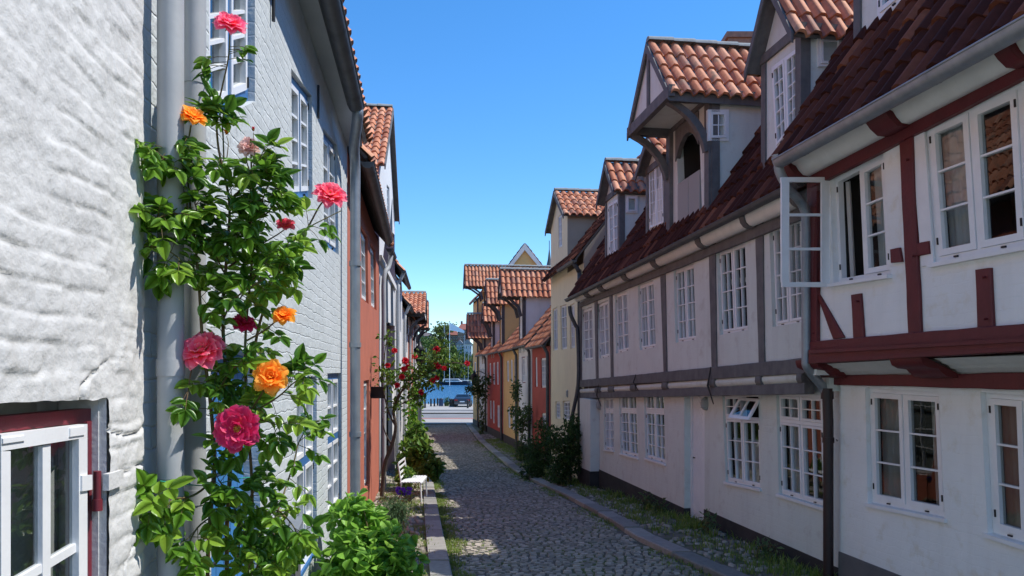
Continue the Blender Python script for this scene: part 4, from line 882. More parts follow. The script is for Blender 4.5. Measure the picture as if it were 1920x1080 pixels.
# ochre gable rising behind the row, with grey barge boards; church spire
c = at(984, 457, 46); gl_ = at(948, 505, 46); gr_ = at(1022, 505, 46)
Gb = thing('gable_house', (c.x, 47, ZG(47)), 'ochre gable with pale grey barge boards rising behind the hoist dormers', 'house')
mb = MB(); zz0 = -3.5
fr = [Vector((gl_.x, 46, zz0)), Vector((gr_.x, 46, zz0)), Vector((gr_.x, 46, gr_.z-.3)), Vector((c.x, 46, c.z-.25)), Vector((gl_.x, 46, gl_.z-.3))]
bk = [p+Vector((0, 6, 0)) for p in fr]
mb.idx(fr+bk, [(0, 1, 2, 3, 4), (9, 8, 7, 6, 5), (1, 6, 7, 2), (0, 4, 9, 5)]); mb.build('wall', M['ochre'], Gb)
for s_, e in ((-1, gl_), (1, gr_)):
    mb = MB(); e = Vector((e.x+.1*s_, 45.9, e.z-.15)); t = Vector((c.x, 45.9, c.z)); D6 = Vector((0, 6.2, 0))
    tiles(mb, e, e+D6, t, t+D6, seed=50+s_); under(mb, e, e+D6, t, t+D6, .12); r_ = mb.build('roof', [M['tiledark'], M['darktimber']], Gb)
    mb = MB(); a = [e+Vector((0, -.06, 0)), t+Vector((0, -.06, 0)), t+Vector((0, -.06, -.42)), e+Vector((0, -.06, -.32))]; mb.hexa(a, [p+Vector((0, .05, 0)) for p in a]); mb.build('barge_board', M['cove'], r_)
sp = at(1030, 465, 160); S = thing('church_spire', (sp.x, 160, -3), 'thin dark green church spire far behind the roofs', 'spire')
mb = MB(); mb.lathe((sp.x, 160, sp.z-22), [(1.4, -4), (1.4, 13), (1.0, 16.5), (.35, 19.5), (.05, 22)], 8); mb.build('spire', M['darkzinc'], S)
mb = MB(); mb.lathe((sp.x, 160, -3), [(2.2, 0), (2.2, sp.z-14)], 4); mb.build('tower', M['brick'], S)
mb = MB(); mb.tube([(sp.x, 160, sp.z-.5), (sp.x, 160, sp.z+1.6)], .08, 6); mb.build('finial', M['iron'], S)
# ------------------------------------------------------------ left: white house in the foreground
Wh = thing('townhouse', L1.P(1.5, ZG(1.5)), 'whitewashed brick house with a maroon framed window, nearest on the left', 'house')
OW = .03; EW = L1.pix(279, 500, OW)[0]
wq = L1.quad([(-330, 768), (203, 748), (203, 1320), (-330, 1900)], OW)
def relief(t, z):
    # brick courses under thick limewash, with lumps and a few cracks
    n1_ = noise.noise(Vector((t*1.9, z*2.3, 1.)))*.006+noise.noise(Vector((t*7, z*9, 4.)))*.0030+noise.noise(Vector((t*19, z*23, 8.)))*.0034+noise.noise(Vector((t*50, z*66, 2.)))*.0018
    wz = z+.02*noise.noise(Vector((t*3, z*3, 9)))+.008*noise.noise(Vector((t*9, z*9, 3)))
    c = (wz/.078) % 1; e = min(c, 1-c)*.078; row = math.floor(wz/.078)
    st = min(1, max(0, noise.noise(Vector((t*2.1, z*1.6, 20.)))*1.6+.30))
    wt = t+.012*noise.noise(Vector((t*7, z*7, 70)))+(row % 2)*.065+.03*math.sin(row*2.3); bi = math.floor(wt/.13); cx_ = (wt/.13) % 1; ex = min(cx_, 1-cx_)*.13
    k = min(1, min(e, ex*1.6)/.014); k = k*k*(3-2*k)
    h = n1_+k*(.0028*noise.cell(Vector((row*1.7, bi*1.3, .5)))+.0034*st*(1.3 if z < -.05 else .7)+.0008)-.003*st*math.exp(-(e/.006)**2)
    cr = abs(noise.noise(Vector((t*2.3+z*.8, z*3.1, 33.)))); m_ = noise.noise(Vector((t*1.1, z*1.1, 60.)))
    if m_ > .0: h -= .018*math.exp(-(cr/.010)**2)*min(1, m_*6)
    return h
mb = MB(); t0w, z0w, z1w, st_ = 1.15, -2.6, 2.0, .0085
nx = int((EW-t0w)/st_); nz_ = int((z1w-z0w)/st_); hx0, hx1 = wq[0][0], wq[1][0]
zt_at = lambda t: lerp(wq[0][1], wq[1][1], (t-wq[0][0])/(wq[1][0]-wq[0][0]))
vs = []; hid = set(); edge = lambda a, b: .006*noise.noise(Vector((a*14, b*14, 5.)))
for j in range(nz_+1):
    for i in range(nx+1):
        z = z0w+(z1w-z0w)*j/nz_
        t = t0w+(EW-t0w)*i/nx; e = (EW-t)
        dz_, dt_ = (z1w-z0w)/nz_, (EW-t0w)/nx; bz, bt = zt_at(t)+edge(t, 2), hx1+edge(1, z0w+(z1w-z0w)*j/nz_); zo = z
        if t < bt and z < bz:
            if bz-z <= dz_*1.01 and (bz-z)/dz_ <= (bt-t)/dt_: z = bz
            elif bt-t <= dt_*1.01: t = bt
            elif bz-z <= dz_*1.01: z = bz
            else: hid.add(j*(nx+1)+i)
        o = OW+relief(t, z)-(.03*math.exp(-e/.02) if e < .1 else 0)
        vs.append(L1.P(t, z, o))
fs = []; n = nx+1
for j in range(nz_):
    z = z0w+(z1w-z0w)*(j+.5)/nz_
    for i in range(nx):
        if {j*n+i, j*n+i+1, (j+1)*n+i, (j+1)*n+i+1} & hid: continue
        tv, zv = t0w+(EW-t0w)*(i+1)/nx, z0w+(z1w-z0w)*(j+1)/nz_
        if tv <= hx1+edge(1, zv) and zv <= zt_at(tv)+edge(tv, 2): continue
        fs.append((j*n+i, j*n+i+1, (j+1)*n+i+1, (j+1)*n+i))
mb.idx(vs, fs, 0, True)
L1.slab(mb, [(hx1-.012, -2.6), (EW-.004, -2.6), (EW-.004, z1w), (hx1-.012, z1w)], -.5, OW-.024)      # solid masonry behind the skin
L1.slab(mb, [(t0w, z1w), (EW-.004, z1w), (EW-.004, zt_at(EW)-.012), (t0w, zt_at(t0w)+.012)], -.5, OW-.05) if 0 else None
mb.face([L1.P(hx1-.008, -2.6, OW-.002), L1.P(hx1-.008, zt_at(hx1)+.01, OW-.002), L1.P(hx1-.008, zt_at(hx1)+.01, -.35), L1.P(hx1-.008, -2.6, -.35)])
mb.face([L1.P(t0w, zt_at(t0w)+.008, OW-.002), L1.P(hx1, zt_at(hx1)+.008, OW-.002), L1.P(hx1, zt_at(hx1)+.008, -.35), L1.P(t0w, zt_at(t0w)+.008, -.35)])
mb.build('wall', M['whitewash'], Wh)
mb = MB(); L1.slab(mb, [(-3, ZB), (t0w, ZB), (t0w, 3.2), (-3, 3.2)], -.4, OW); L1.slab(mb, [(t0w, z1w), (EW, z1w), (EW, 3.2), (t0w, 3.2)], -.4, OW)
L1.slab(mb, [(t0w, ZB), (EW, ZB), (EW, -2.6), (t0w, -2.6)], -.4, OW); mb.build('wall_coarse', M['whitewash'], Wh)
mb = MB(); mb.face([L1.P(t0w-.3, ZB, -.8), L1.P(EW, ZB, -.8), L1.P(EW, 3, -.8), L1.P(t0w-.3, 3, -.8)]); mb.build('interior_wall', M['dark'], Wh)
# foreground window: maroon frame, white casement of two columns
orc = OW-.045
fr = lambda nm, pts, d0, d1, m, par: bar(L1, pts, orc+d0, orc+d1, par, nm, m, o=orc+d1)
wf = fr('window', [(-330, 812), (178, 765), (178, 790), (-330, 850)], -.05, 0, M['maroon'], Wh)
fr('jamb', [(163, 790), (178, 788), (178, 1300), (163, 1290)], -.05, .002, M['maroon'], wf)
fr('jamb', [(-12, 800), (3, 800), (3, 1500), (-12, 1500)], -.05, .002, M['maroon'], wf)
cs = lambda pts, d0=.004, d1=.03: fr('casement_bar', pts, d0, d1, M['paint'], wf)
cs([(2, 815), (164, 795), (164, 820), (2, 846)]); cs([(2, 846), (20, 846), (20, 1500), (2, 1500)]); cs([(148, 822), (164, 820), (164, 1300), (148, 1300)])
cs([(80, 836), (95, 833), (95, 1400), (80, 1400)], .004, .024); cs([(20, 1092), (148, 1016), (148, 1032), (20, 1110)], .004, .022)
fr('corner_iron', [(132, 803), (160, 799), (160, 815), (132, 819)], .03, .034, M['paint'], wf); fr('corner_iron', [(6, 822), (48, 817), (48, 826), (6, 832)], .03, .034, M['paint'], wf)
mb = MB(); L1_ = L1
mb.face([L1.P(*L1.pix(x, y, orc-.0), orc+.012) for x, y in ((-5, 820), (158, 800), (158, 1300), (-5, 1600))]); mb.build('pane', M['glass'], wf)
mb = MB(); a, b = L1.pix(24, 850, -.2)[0], L1.pix(60, 850, -.2)[0]
for a, b in ((L1.pix(10, 850, -.2)[0], L1.pix(78, 850, -.2)[0]), (L1.pix(96, 850, -.2)[0], L1.pix(112, 850, -.2)[0]), (L1.pix(140, 850, -.2)[0], L1.pix(158, 850, -.2)[0])):
    ps = [(lerp(a, b, i/10), orc-.1+.015*math.sin(i*1.7)) for i in range(11)]
    mb.idx([L1.P(t, .1, o) for t, o in ps]+[L1.P(t, -3, o) for t, o in ps], [(i, i+1, 12+i, 11+i) for i in range(10)], 0, True)
mb.build('curtain', M['curtain2'], wf)
mb = MB(); h1 = L1.pix(176, 905, orc+.02)
c = L1.P(h1[0], h1[1], orc+.03); mb.tube([c+Vector((0, 0, .035)), c-Vector((0, 0, .06))], .011, 8); mb.tube([c-Vector((.0, 0, .05)), c-Vector((0, 0, .085))], .015, 8); mb.build('hinge', M['maroon'], wf)
mb = MB(); L1.slab(mb, L1.quad([(157, 892), (176, 890), (176, 918), (157, 921)], orc+.04), orc+.03, orc+.036); mb.build('hinge_plate', M['paint'], wf)
mb = MB(); L1.slab(mb, [(h1[0], h1[1]+.025), (hx1+.07, h1[1]+.025), (hx1+.07, h1[1]-.025), (h1[0], h1[1]-.025)], OW+.0, OW+.018); mb.build('strap_hinge', M['whitewash'], wf)
shell(L1, -3, EW, 3.2, 3.25, 3.25, .2, 3.0, 50, Wh, 'whitewash', 'tile', zb=ZB, seed=61)
def vpipe(fac, px, o, r, parent, m, y0, y1, joints=(), name='downpipe'):
    t = fac.pix(px, 500, o)[0]; mb = MB(); mb.tube([fac.P(t, y0, o), fac.P(t, y1, o)], r, 18)
    for z in joints: mb.tube([fac.P(t, z+.03, o), fac.P(t, z-.03, o)], r*1.07, 18)
    for z in joints[:1]:
        pass
    return mb.build(name, m, parent), t
p1_, tp1 = vpipe(L1, 320, .085, .0455, Wh, M['pipegrey'], 2.9, ZG(3)-.1, (.02, -.9, 1.5))
mb = MB(); zj = L1.pix(320, 902, .085)[1]; mb.tube([L1.P(tp1, zj+.014, .085), L1.P(tp1, zj-.014, .085)], .049, 18); mb.tube([L1.P(tp1, zj, .13), L1.P(tp1-.04, zj, .17)], .006, 6); mb.build('pipe_bracket', M['zinc'], p1_)
# ------------------------------------------------------------ left: pale blue house
Bl = thing('townhouse', L1.P(6, ZG(6)), 'pale blue limewashed house with blue framed windows and a blue door', 'house')
b0t, b1t = EW+.006, L1.pix(651, 600)[0]
C3 = lambda x, y: (240+x/2., y/2.); C4 = lambda x, y: (240+x/2., 540+y/2.)
door = L1.quad([(396, 640), (488, 668), (488, 1500), (396, 1700)])
bw = [[(392, -60), (478, -60), (478, 190), (392, 232)], [(546, 128), (585, 180), (586, 372), (549, 380)], [(606, 245), (630, 275), (633, 470), (609, 450)], [(556, 708), (594, 705), (594, 1022), (558, 1080)], [(614, 700), (639, 699), (640, 948), (615, 982)]]
bq = [L1.quad(q) for q in bw]
bq[2] = L1.quad([(606, 240), (632, 272), (635, 478), (608, 458)])
wall(L1, [(b0t, ZB), (b0t, 3.25), (b1t, 3.25), (b1t, ZB)], bq+[door], 0, Bl, M['bluewash'], reveal=.14, deep=.6)
for i, q in enumerate(bq):
    kw = dict(transom=.46, tcols=1, trows=2, rows=3, cols=1) if i > 2 else dict(rows=4, cols=1)
    window(L1, q, 0, Bl, cas=2, recess=.04, fw=.07, mh=.034, cw=.04, mw=.02, fm='paintblue', cm='paint', curtain=('sides', 'net', 'sides', 'full', 'sides')[i], sill=.02 if i > 2 else 0, **kw)
# planked door
mb = MB(); n = 7; dr = -.10
for i in range(n):
    a, b = lerp(door[0][0], door[1][0], i/n)+.004, lerp(door[0][0], door[1][0], (i+1)/n)-.004; L1.slab(mb, [(a, ZB), (b, ZB), (b, .2), (a, .2)], dr-.04, dr)
L1.slab(mb, [(door[0][0], -.42), (door[1][0], -.42), (door[1][0], -.52), (door[0][0], -.52)], dr+.001, dr+.025)
L1.slab(mb, [(door[0][0], -1.25), (door[1][0], -1.25), (door[1][0], -1.35), (door[0][0], -1.35)], dr+.001, dr+.025)
do = mb.build('door', M['doorblue'], Bl)
mb = MB(); c = L1.P(door[0][0]+.12, -.95, dr+.05); mb.tube([c-Vector((0.05, 0, 0)), c, c+Vector((0, .1, 0))], .01, 8); mb.build('door_handle', M['iron'], do)
zgut = 3.0; gutter(L1, (b0t-.4, zgut), (L1.pix(686, 262, .36)[0]-.1, zgut-.03), .26, .26, .085, Bl, M['darkzinc'], joints=.7)
shell(L1, b0t, b1t, 3.2, zgut+.08, zgut+.08, .27, 3.0, 48, Bl, 'bluewash', 'tile', zb=ZB, seed=62, eave='soffit')
# boxed eave
mb = MB(); L1.slab(mb, [(b0t, zgut+.06), (b1t-.05, zgut+.06), (b1t-.05, zgut-.0), (b0t, zgut-.0)], .003, .2); mb.build('eave_board', M['soffit'], Bl)
mb = MB()
for x, y0, y1 in ((513, -20, 40), (597, 160, 222)):
    t, z = L1.pix(x, y1, .02); mb.tube([L1.P(t, z, .02), L1.P(t, L1.pix(x, y0, .02)[1], .02)], .012, 6)
mb.build('wall_anchor', M['iron'], Bl)
p2_, tp2 = vpipe(L1, 365, .075, .044, Bl, M['pipegrey'], 2.9, ZG(3)-.1, (1.2, -.5))
o_ = .17; tq = L1.pix(666, 500, o_)[0]
mb = MB(); mb.tube(smooth_path([L1.P(tq-.9, zgut-.06, .28), L1.P(tq-.85, zgut-.16, .27), L1.P(tq-.25, zgut-.28, .18), L1.P(tq, zgut-.5, o_), L1.P(tq, 1.5, o_), L1.P(tq, ZG(10), o_)], 5), .062, 12)
for z in (1.35, .35, -.75, -1.9): mb.tube([L1.P(tq, z+.03, o_), L1.P(tq, z-.03, o_)], .074, 12)
mb.build('downpipe', M['zinc'], Bl)
# ------------------------------------------------------------ left: terracotta house
Rd = thing('townhouse', L1.P(13, ZG(13)), 'low terracotta red house with white windows and a dark gutter, left side', 'house')
r0t, r1t = b1t+.03, 17.0
rq = [L1.quad(q) for q in ([(676, 420), (689, 444), (691, 570), (678, 560)], [(694, 452), (704, 470), (706, 582), (696, 574)], [(682, 714), (692, 712), (692, 908), (683, 918)])]
wall(L1, [(r0t, ZB), (r0t, 2.95), (r1t, 2.95), (r1t, ZB)], rq, 0, Rd, M['redwall'], reveal=.16)
for q in rq: window(L1, q, 0, Rd, cas=1, cols=2, rows=4, recess=.06, fw=.05, cw=.05, curtain='net')
gutter(L1, (r0t-.1, 2.80), (15.9, 2.86), .27, .27, .085, Rd, M['darkzinc'], joints=.8)
shell(L1, r0t, r1t, 2.9, 2.9, 2.93, .27, 3.0, 48, Rd, 'redwall', 'tile', zb=ZB, seed=63)
# ------------------------------------------------------------ left: white gable house with the tiled roof
Gh = thing('gable_house', L2.P(20, ZG(20)), 'tall white gable fronted house with sunlit orange pantile roof, left side', 'house')
gn, gf = 17.15, 23.2; zEv = 4.85; zAp = R = L2.pix(735, 194, .12)[1]
gq = [L2.quad(q) for q in ([(725, 345), (730, 352), (731, 420), (726, 415)], [(735, 372), (739, 380), (740, 440), (736, 436)], [(716, 500), (722, 505), (723, 600), (717, 598)], [(727, 515), (732, 519), (733, 606), (728, 604)], [(737, 525), (741, 530), (742, 612), (738, 610)], [(717, 720), (723, 720), (724, 850), (718, 858)], [(735, 722), (740, 722), (740, 830), (736, 835)])]
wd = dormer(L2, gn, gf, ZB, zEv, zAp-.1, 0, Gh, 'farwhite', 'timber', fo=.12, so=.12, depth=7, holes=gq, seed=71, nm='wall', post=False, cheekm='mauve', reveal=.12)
for q in gq: window(L2, q, 0, Gh, cas=2, cols=1, rows=4, recess=.05, fw=.04, cw=.03, curtain='net', hinge=False)
gutter(L2, (gn-.3, 2.85), (gn+1.2, 2.88), .25, .25, .08, Gh, M['darkzinc'])
mb = MB(); mb.tube(smooth_path([L2.P(gn+.3, 2.78, .25), L2.P(gn+.2, 2.5, .2), L2.P(gn+.05, 2.2, .1), L2.P(gn+.05, 1, .1), L2.P(gn+.05, ZG(17), .1)], 4), .055, 10); mb.build('downpipe', M['pipegrey'], Gh)
mb = MB(); L2.slab(mb, [(gn+.02, 2.75), (gf, 2.75), (gf, 2.6), (gn+.02, 2.6)], .003, .06); mb.build('cornice', M['farwhite'], Gh)
for k, (t0, t1, ztop, colr, lab) in enumerate(((23.25, 28, 3.2, 'farwhite', 'white rendered house beyond the tall gable on the left'), (28.05, 33.5, 2.6, 'farwhite', 'white house with a dark hoist dormer by the rose arch, left side'), (33.55, 40, 2.4, 'redwall', 'low reddish house far down the left side'), (40.05, 50.5, 2.6, 'farwhite', 'white corner house at the foot of the street, left side'))):
    px = lambda t: CX+F*(-1.36/t-.10)
    n = max(1, int((t1-t0)/1.9)); hs = []
    for i in range(n):
        for zc_ in (ztop-1.0, -1.0):
            c = lerp(t0, t1, (i+.5)/n); hs.append([(c-.45, zc_+.7), (c+.45, zc_+.7), (c+.45, zc_-.7), (c-.45, zc_-.7)])
    Hh = thing('townhouse', L2.P((t0+t1)/2, ZG(t0)), lab, 'house')
    wall(L2, [(t0, -6), (t0, ztop), (t1, ztop), (t1, -6)], hs, 0, Hh, M[colr], reveal=.1)
    for q in hs: window(L2, q, 0, Hh, cas=2, cols=1, rows=4, recess=.06, fw=.05, cw=.03, curtain='net', hinge=False)
    shell(L2, t0, t1, ztop, ztop+.05, ztop+.05, .25, 2.8, 50, Hh, colr, 'tile', zb=-6, seed=80+k)
    gutter(L2, (t0, ztop+.03), (t1, ztop+.03), .27, .27, .07, Hh, M['darkzinc'])
    mb = MB(); mb.tube(smooth_path([L2.P(t0+.15, ztop, .27), L2.P(t0+.15, ztop-.3, .15), L2.P(t0+.15, ztop-.6, .09), L2.P(t0+.15, -1, .09), L2.P(t0+.15, ZG(t0), .09)], 3), .06, 8); mb.build('downpipe', M['pipegrey'], Hh)
    if k == 1: hoist(Hh, 797, 800.5, 587, 548, .75, zb=1.7, seed=90, fac=L2, depth=3)
    if k == 2: hoist(Hh, 803, 804, 610, 565, .75, zb=1.6, seed=91, fac=L2, depth=3)
# ------------------------------------------------------------ street lamp, bench, post with sloping cap, lantern box
def zgp(p): return Vector((p[0], p[1], ZG(p[1])))
lp = gpt(787, 900); SL = thing('street_lamp', lp, 'dark green cast iron street lamp rising out of the left verge foliage', 'lamp')
mb = MB(); mb.lathe(lp, [(.16, 0), (.16, .12), (.13, .2), (.11, .75), (.13, .8), (.09, .9), (.075, 1.0), (.06, 1.1)], 14); mb.build('base', M['darkzinc'], SL)
mb = MB(); mb.lathe(lp, [(.055, 1.1), (.05, 1.9), (.065, 1.93), (.045, 2.0), (.04, 3.0)], 12); mb.build('post', M['zinc'], SL)
mb = MB(); mb.lathe((lp.x, lp.y, lp.z+3.0), [(.05, 0), (.09, .08), (.16, .42), (.17, .44), (.06, .56), (.02, .68)], 6); mb.build('lantern', M['iron'], SL)
bp = gpt(757, 948); BX, BY, BZ = bp.x+.05, bp.y+1.1, ZG(bp.y+1.1)-.03
Bn = thing('bench', (BX, BY, BZ), 'small white metal bench standing on the left verge', 'bench')
mb = MB()
for i in range(7): mb.box((BX-.17+.057*i, BY, BZ+.44), (.045, .95, .02))
mb.box((BX-.2, BY, BZ+.42), (.03, .97, .035)); mb.box((BX+.2, BY, BZ+.42), (.03, .97, .035)); mb.build('seat', M['paint'], Bn)
for sx in (-.19, .19):
    for sy in (-.44, .44): mb = MB(); mb.tube([(BX+sx, BY+sy, BZ+.42), (BX+sx*1.12, BY+sy*1.05, BZ)], .016, 8); mb.build('leg', M['paint'], Bn)
mb = MB()
for sy in (-.44, .44): mb.tube([(BX-.2, BY+sy, BZ+.42), (BX-.26, BY+sy, BZ+.82)], .015, 8)
for i in range(4): mb.box((BX-.215-.012*i, BY, BZ+.52+.1*i), (.015, .9, .04))
mb.build('backrest', M['paint'], Bn)
pp = at(540, 1000, 3.65); PB = thing('post_box', (pp.x, pp.y, pp.z-.75), 'slim dark grey post with a sloping cap at the blue wall below the roses', 'post')
mb = MB(); mb.box((pp.x, pp.y, pp.z-.42), (.10, .09, .85)); mb.build('post', M['greyplinth'], PB)
mb = MB(); q = [Vector((pp.x+a, pp.y+b, pp.z+.005+.05*(b > 0))) for a, b in ((-.065, -.06), (.065, -.06), (.065, .06), (-.065, .06))]; mb.hexa(q, [p+Vector((0, 0, .018)) for p in q]); mb.build('cap', M['zinc'], PB)
mb = MB(); lb = at(708, 737, 14.4); mb.box((lb.x, lb.y, lb.z), (.28, .2, .2)); mb.box((lb.x, lb.y, lb.z+.11), (.32, .24, .03)); mb.box((lb.x-.25, lb.y, lb.z+.02), (.3, .03, .03)); tag(mb.build('wall_lantern', M['iron'], loc=tuple(lb)), 'black box lantern on an arm of the terracotta house', 'lantern')
# ------------------------------------------------------------ quay: car, bollards, bins
rd = random.Random(12)
base = lambda px, Yd: Vector(((px-CX)/F*Yd, Yd, ZG(Yd)))
for i, (px, Yd, lab) in enumerate(((797, 80, 'dark bollard leftmost at the quay edge'), (808, 84, 'dark bollard alone left of the waste bin'), (814.5, 84, 'dark bollard second left of the waste bin'), (820.5, 86, 'dark bollard close to the left of the waste bin'), (844, 84, 'dark bollard just right of the round tub'), (847.2, 83.5, 'dark bollard middle of the three beside the car'), (850, 83, 'dark bollard touching the side of the car'), (877, 79, 'dark bollard in front of the parked car'))):
    p = base(px, Yd); b = MB(); b.lathe(p, [(.12, 0), (.10, .1), (.09, .7), (.12, .74), (.12, .80), (.07, .88), (.01, .9)], 10); tag(b.build('bollard', M['iron'], loc=tuple(p)), lab, 'bollard', 'bollards along the quay')
p = base(827, 84); T_ = thing('waste_bin', p, 'dark blue slatted waste bin on the quay', 'bin')
b = MB()
for k in range(12): a = 2*math.pi*k/12; b.box((p.x+.24*math.cos(a), p.y+.24*math.sin(a), p.z+.4), (.03, .1, .72), 0, a)
b.lathe((p.x, p.y, p.z), [(.2, .05), (.2, .75)], 12); b.build('body', mat('blue_bin', (.03, .06, .14), .5), T_)
b = MB(); b.lathe(p, [(.27, .78), (.27, .85), (.1, .92), (.01, .93)], 14); b.build('lid', M['iron'], T_)
p = base(837.5, 85); b = MB(); b.lathe(p, [(.25, 0), (.32, .35), (.36, .4), (.33, .45), (.02, .45)], 14); leaves(b, [((p.x, p.y, p.z+.7), (.38, .38, .35), 200)], .16, rd); 
for i in range(len(b.f)):
    if i not in b.uv: b.uv[i] = tuple((1.5, 1.5) for _ in b.f[i])
tag(b.build('plant_tub', M['darkleaf'], loc=tuple(p)), 'round tub with a dark bush beside the waste bin', 'planter')
# parked car seen from behind
cp = base(869, 84); Cr = thing('parked_car', cp, 'dark grey saloon car parked on the quay, seen from behind', 'car')
Cr_rot = 0
prof = [(-2.1, .35), (-2.15, .6), (-2.1, .92), (-1.75, 1.0), (-1.25, 1.38), (-.6, 1.46), (.1, 1.44), (.75, 1.02), (1.6, .9), (2.1, .75), (2.15, .4)]
b = MB(); vs = []
wds = [.88, .92, .92, .9, .68, .64, .64, .84, .88, .84, .8]
for sx in (-1, 1):
    for (y, z), w_ in zip(prof, wds): vs.append(Vector((cp.x+sx*w_, cp.y+y, cp.z+z)))
n = len(prof)
b.idx(vs, [(i, i+1, n+i+1, n+i) for i in range(n-1)], 0, True)
for s_ in (0, n):
    sx = -1 if s_ == 0 else 1
    bt = [Vector((cp.x+sx*.86, cp.y+y, cp.z+.3)) for y, z in prof]
    b.idx([vs[s_+i] for i in range(n)]+bt, [(i, i+1, n+i+1, n+i) for i in range(n-1)], 0, False)
b.idx([Vector((cp.x+sx*.86, cp.y+y, cp.z+.3)) for sx in (-1, 1) for y in (-2.1, 2.15)], [(0, 1, 3, 2)])
paint = mat('dark_car_paint', (.02, .024, .03), .25, coat=1); b.build('body', paint, Cr)
b = MB(); b.face([Vector((cp.x+x, cp.y+y-.015, cp.z+z)) for x, y, z in ((-.72, -1.68, 1.04), (.72, -1.68, 1.04), (.6, -1.28, 1.35), (-.6, -1.28, 1.35))]); b.build('rear_window', M['glassl'], Cr)
for sx in (-1, 1):
    b = MB(); b.box((cp.x+sx*.68, cp.y-2.13, cp.z+.78), (.36, .05, .16)); b.build('tail_light', mat('tail_light_red', (.35, .01, .01), .3), Cr)
    for y in (-1.35, 1.35):
        b = MB(); b.tube([(cp.x+sx*.72, cp.y+y, cp.z+.32), (cp.x+sx*.92, cp.y+y, cp.z+.32)], .32, 18); wh = b.build('wheel', M['iron'], Cr)
        b = MB(); b.tube([(cp.x+sx*.9, cp.y+y, cp.z+.32), (cp.x+sx*.935, cp.y+y, cp.z+.32)], .19, 12); b.build('rim', M['zinc'], wh)
    b = MB(); b.face([Vector((cp.x+sx*(.9-(z-1)*.55)+sx*.012, cp.y+y, cp.z+z)) for y, z in ((-1.5, 1.02), (.6, 1.03), (.1, 1.36), (-1.1, 1.34))]); b.build('side_window', M['glassl'], Cr)
b = MB(); b.box((cp.x, cp.y-2.17, cp.z+.62), (.52, .02, .11)); b.build('number_plate', M['paint'], Cr)
b = MB(); b.box((cp.x, cp.y-2.14, cp.z+.42), (1.7, .12, .18)); b.build('bumper', M['greyplinth'], Cr)
# ------------------------------------------------------------ harbour water, boats, far bank
wm = bpy.data.materials.new('harbour_water'); wm.use_nodes = True; n_ = wm.node_tree.nodes; l_ = wm.node_tree.links; b_ = n_['Principled BSDF']
b_.inputs['Base Color'].default_value = (.015, .09, .20, 1); b_.inputs['Roughness'].default_value = .25
nz = n_.new('ShaderNodeTexNoise'); nz.inputs['Scale'].default_value = .6; nz.inputs['Detail'].default_value = 6; ge = n_.new('ShaderNodeNewGeometry'); mp = n_.new('ShaderNodeMapping'); mp.inputs['Scale'].default_value = (.5, 1, 1)
l_.new(ge.outputs[0], mp.inputs[0]); l_.new(mp.outputs[0], nz.inputs['Vector']); bp = n_.new('ShaderNodeBump'); bp.inputs['Strength'].default_value = 1; bp.inputs['Distance'].default_value = .8; l_.new(nz.outputs[0], bp.inputs['Height']); l_.new(bp.outputs[0], b_.inputs['Normal'])
b = MB(); b.face([Vector(p) for p in ((-1500, 92, -5), (1500, 92, -5), (1500, 345, -5), (-1500, 345, -5))]); tag(b.build('harbour_water', wm), kind='structure')
b = MB(); b.face([Vector(p) for p in ((-400, 92.5, -6), (400, 92.5, -6), (400, 92.5, ZG(92)+.0), (-400, 92.5, ZG(92)+.0))]); tag(b.build('quay_wall', M['paving']), kind='structure')
def hz(x, y): return -4.3+max(0, (y-345))*.085*(1+.5*noise.noise(Vector((x*.004, y*.004, 0))))
b = MB(); nx_, ny_ = 60, 16; vs = [Vector((-700+1400*i/nx_, 338+(900-338)*j/ny_, hz(-700+1400*i/nx_, 338+(900-338)*j/ny_) if j < 10 else hz(0, 690))) for j in range(ny_+1) for i in range(nx_+1)]
b.idx(vs, [(j*(nx_+1)+i, j*(nx_+1)+i+1, (j+1)*(nx_+1)+i+1, (j+1)*(nx_+1)+i) for j in range(ny_) for i in range(nx_)], 0, True)
tag(b.build('hills', mat('far_hill_green', (.06, .10, .03), .95, (.04, .07, .02), .05)), kind='structure')
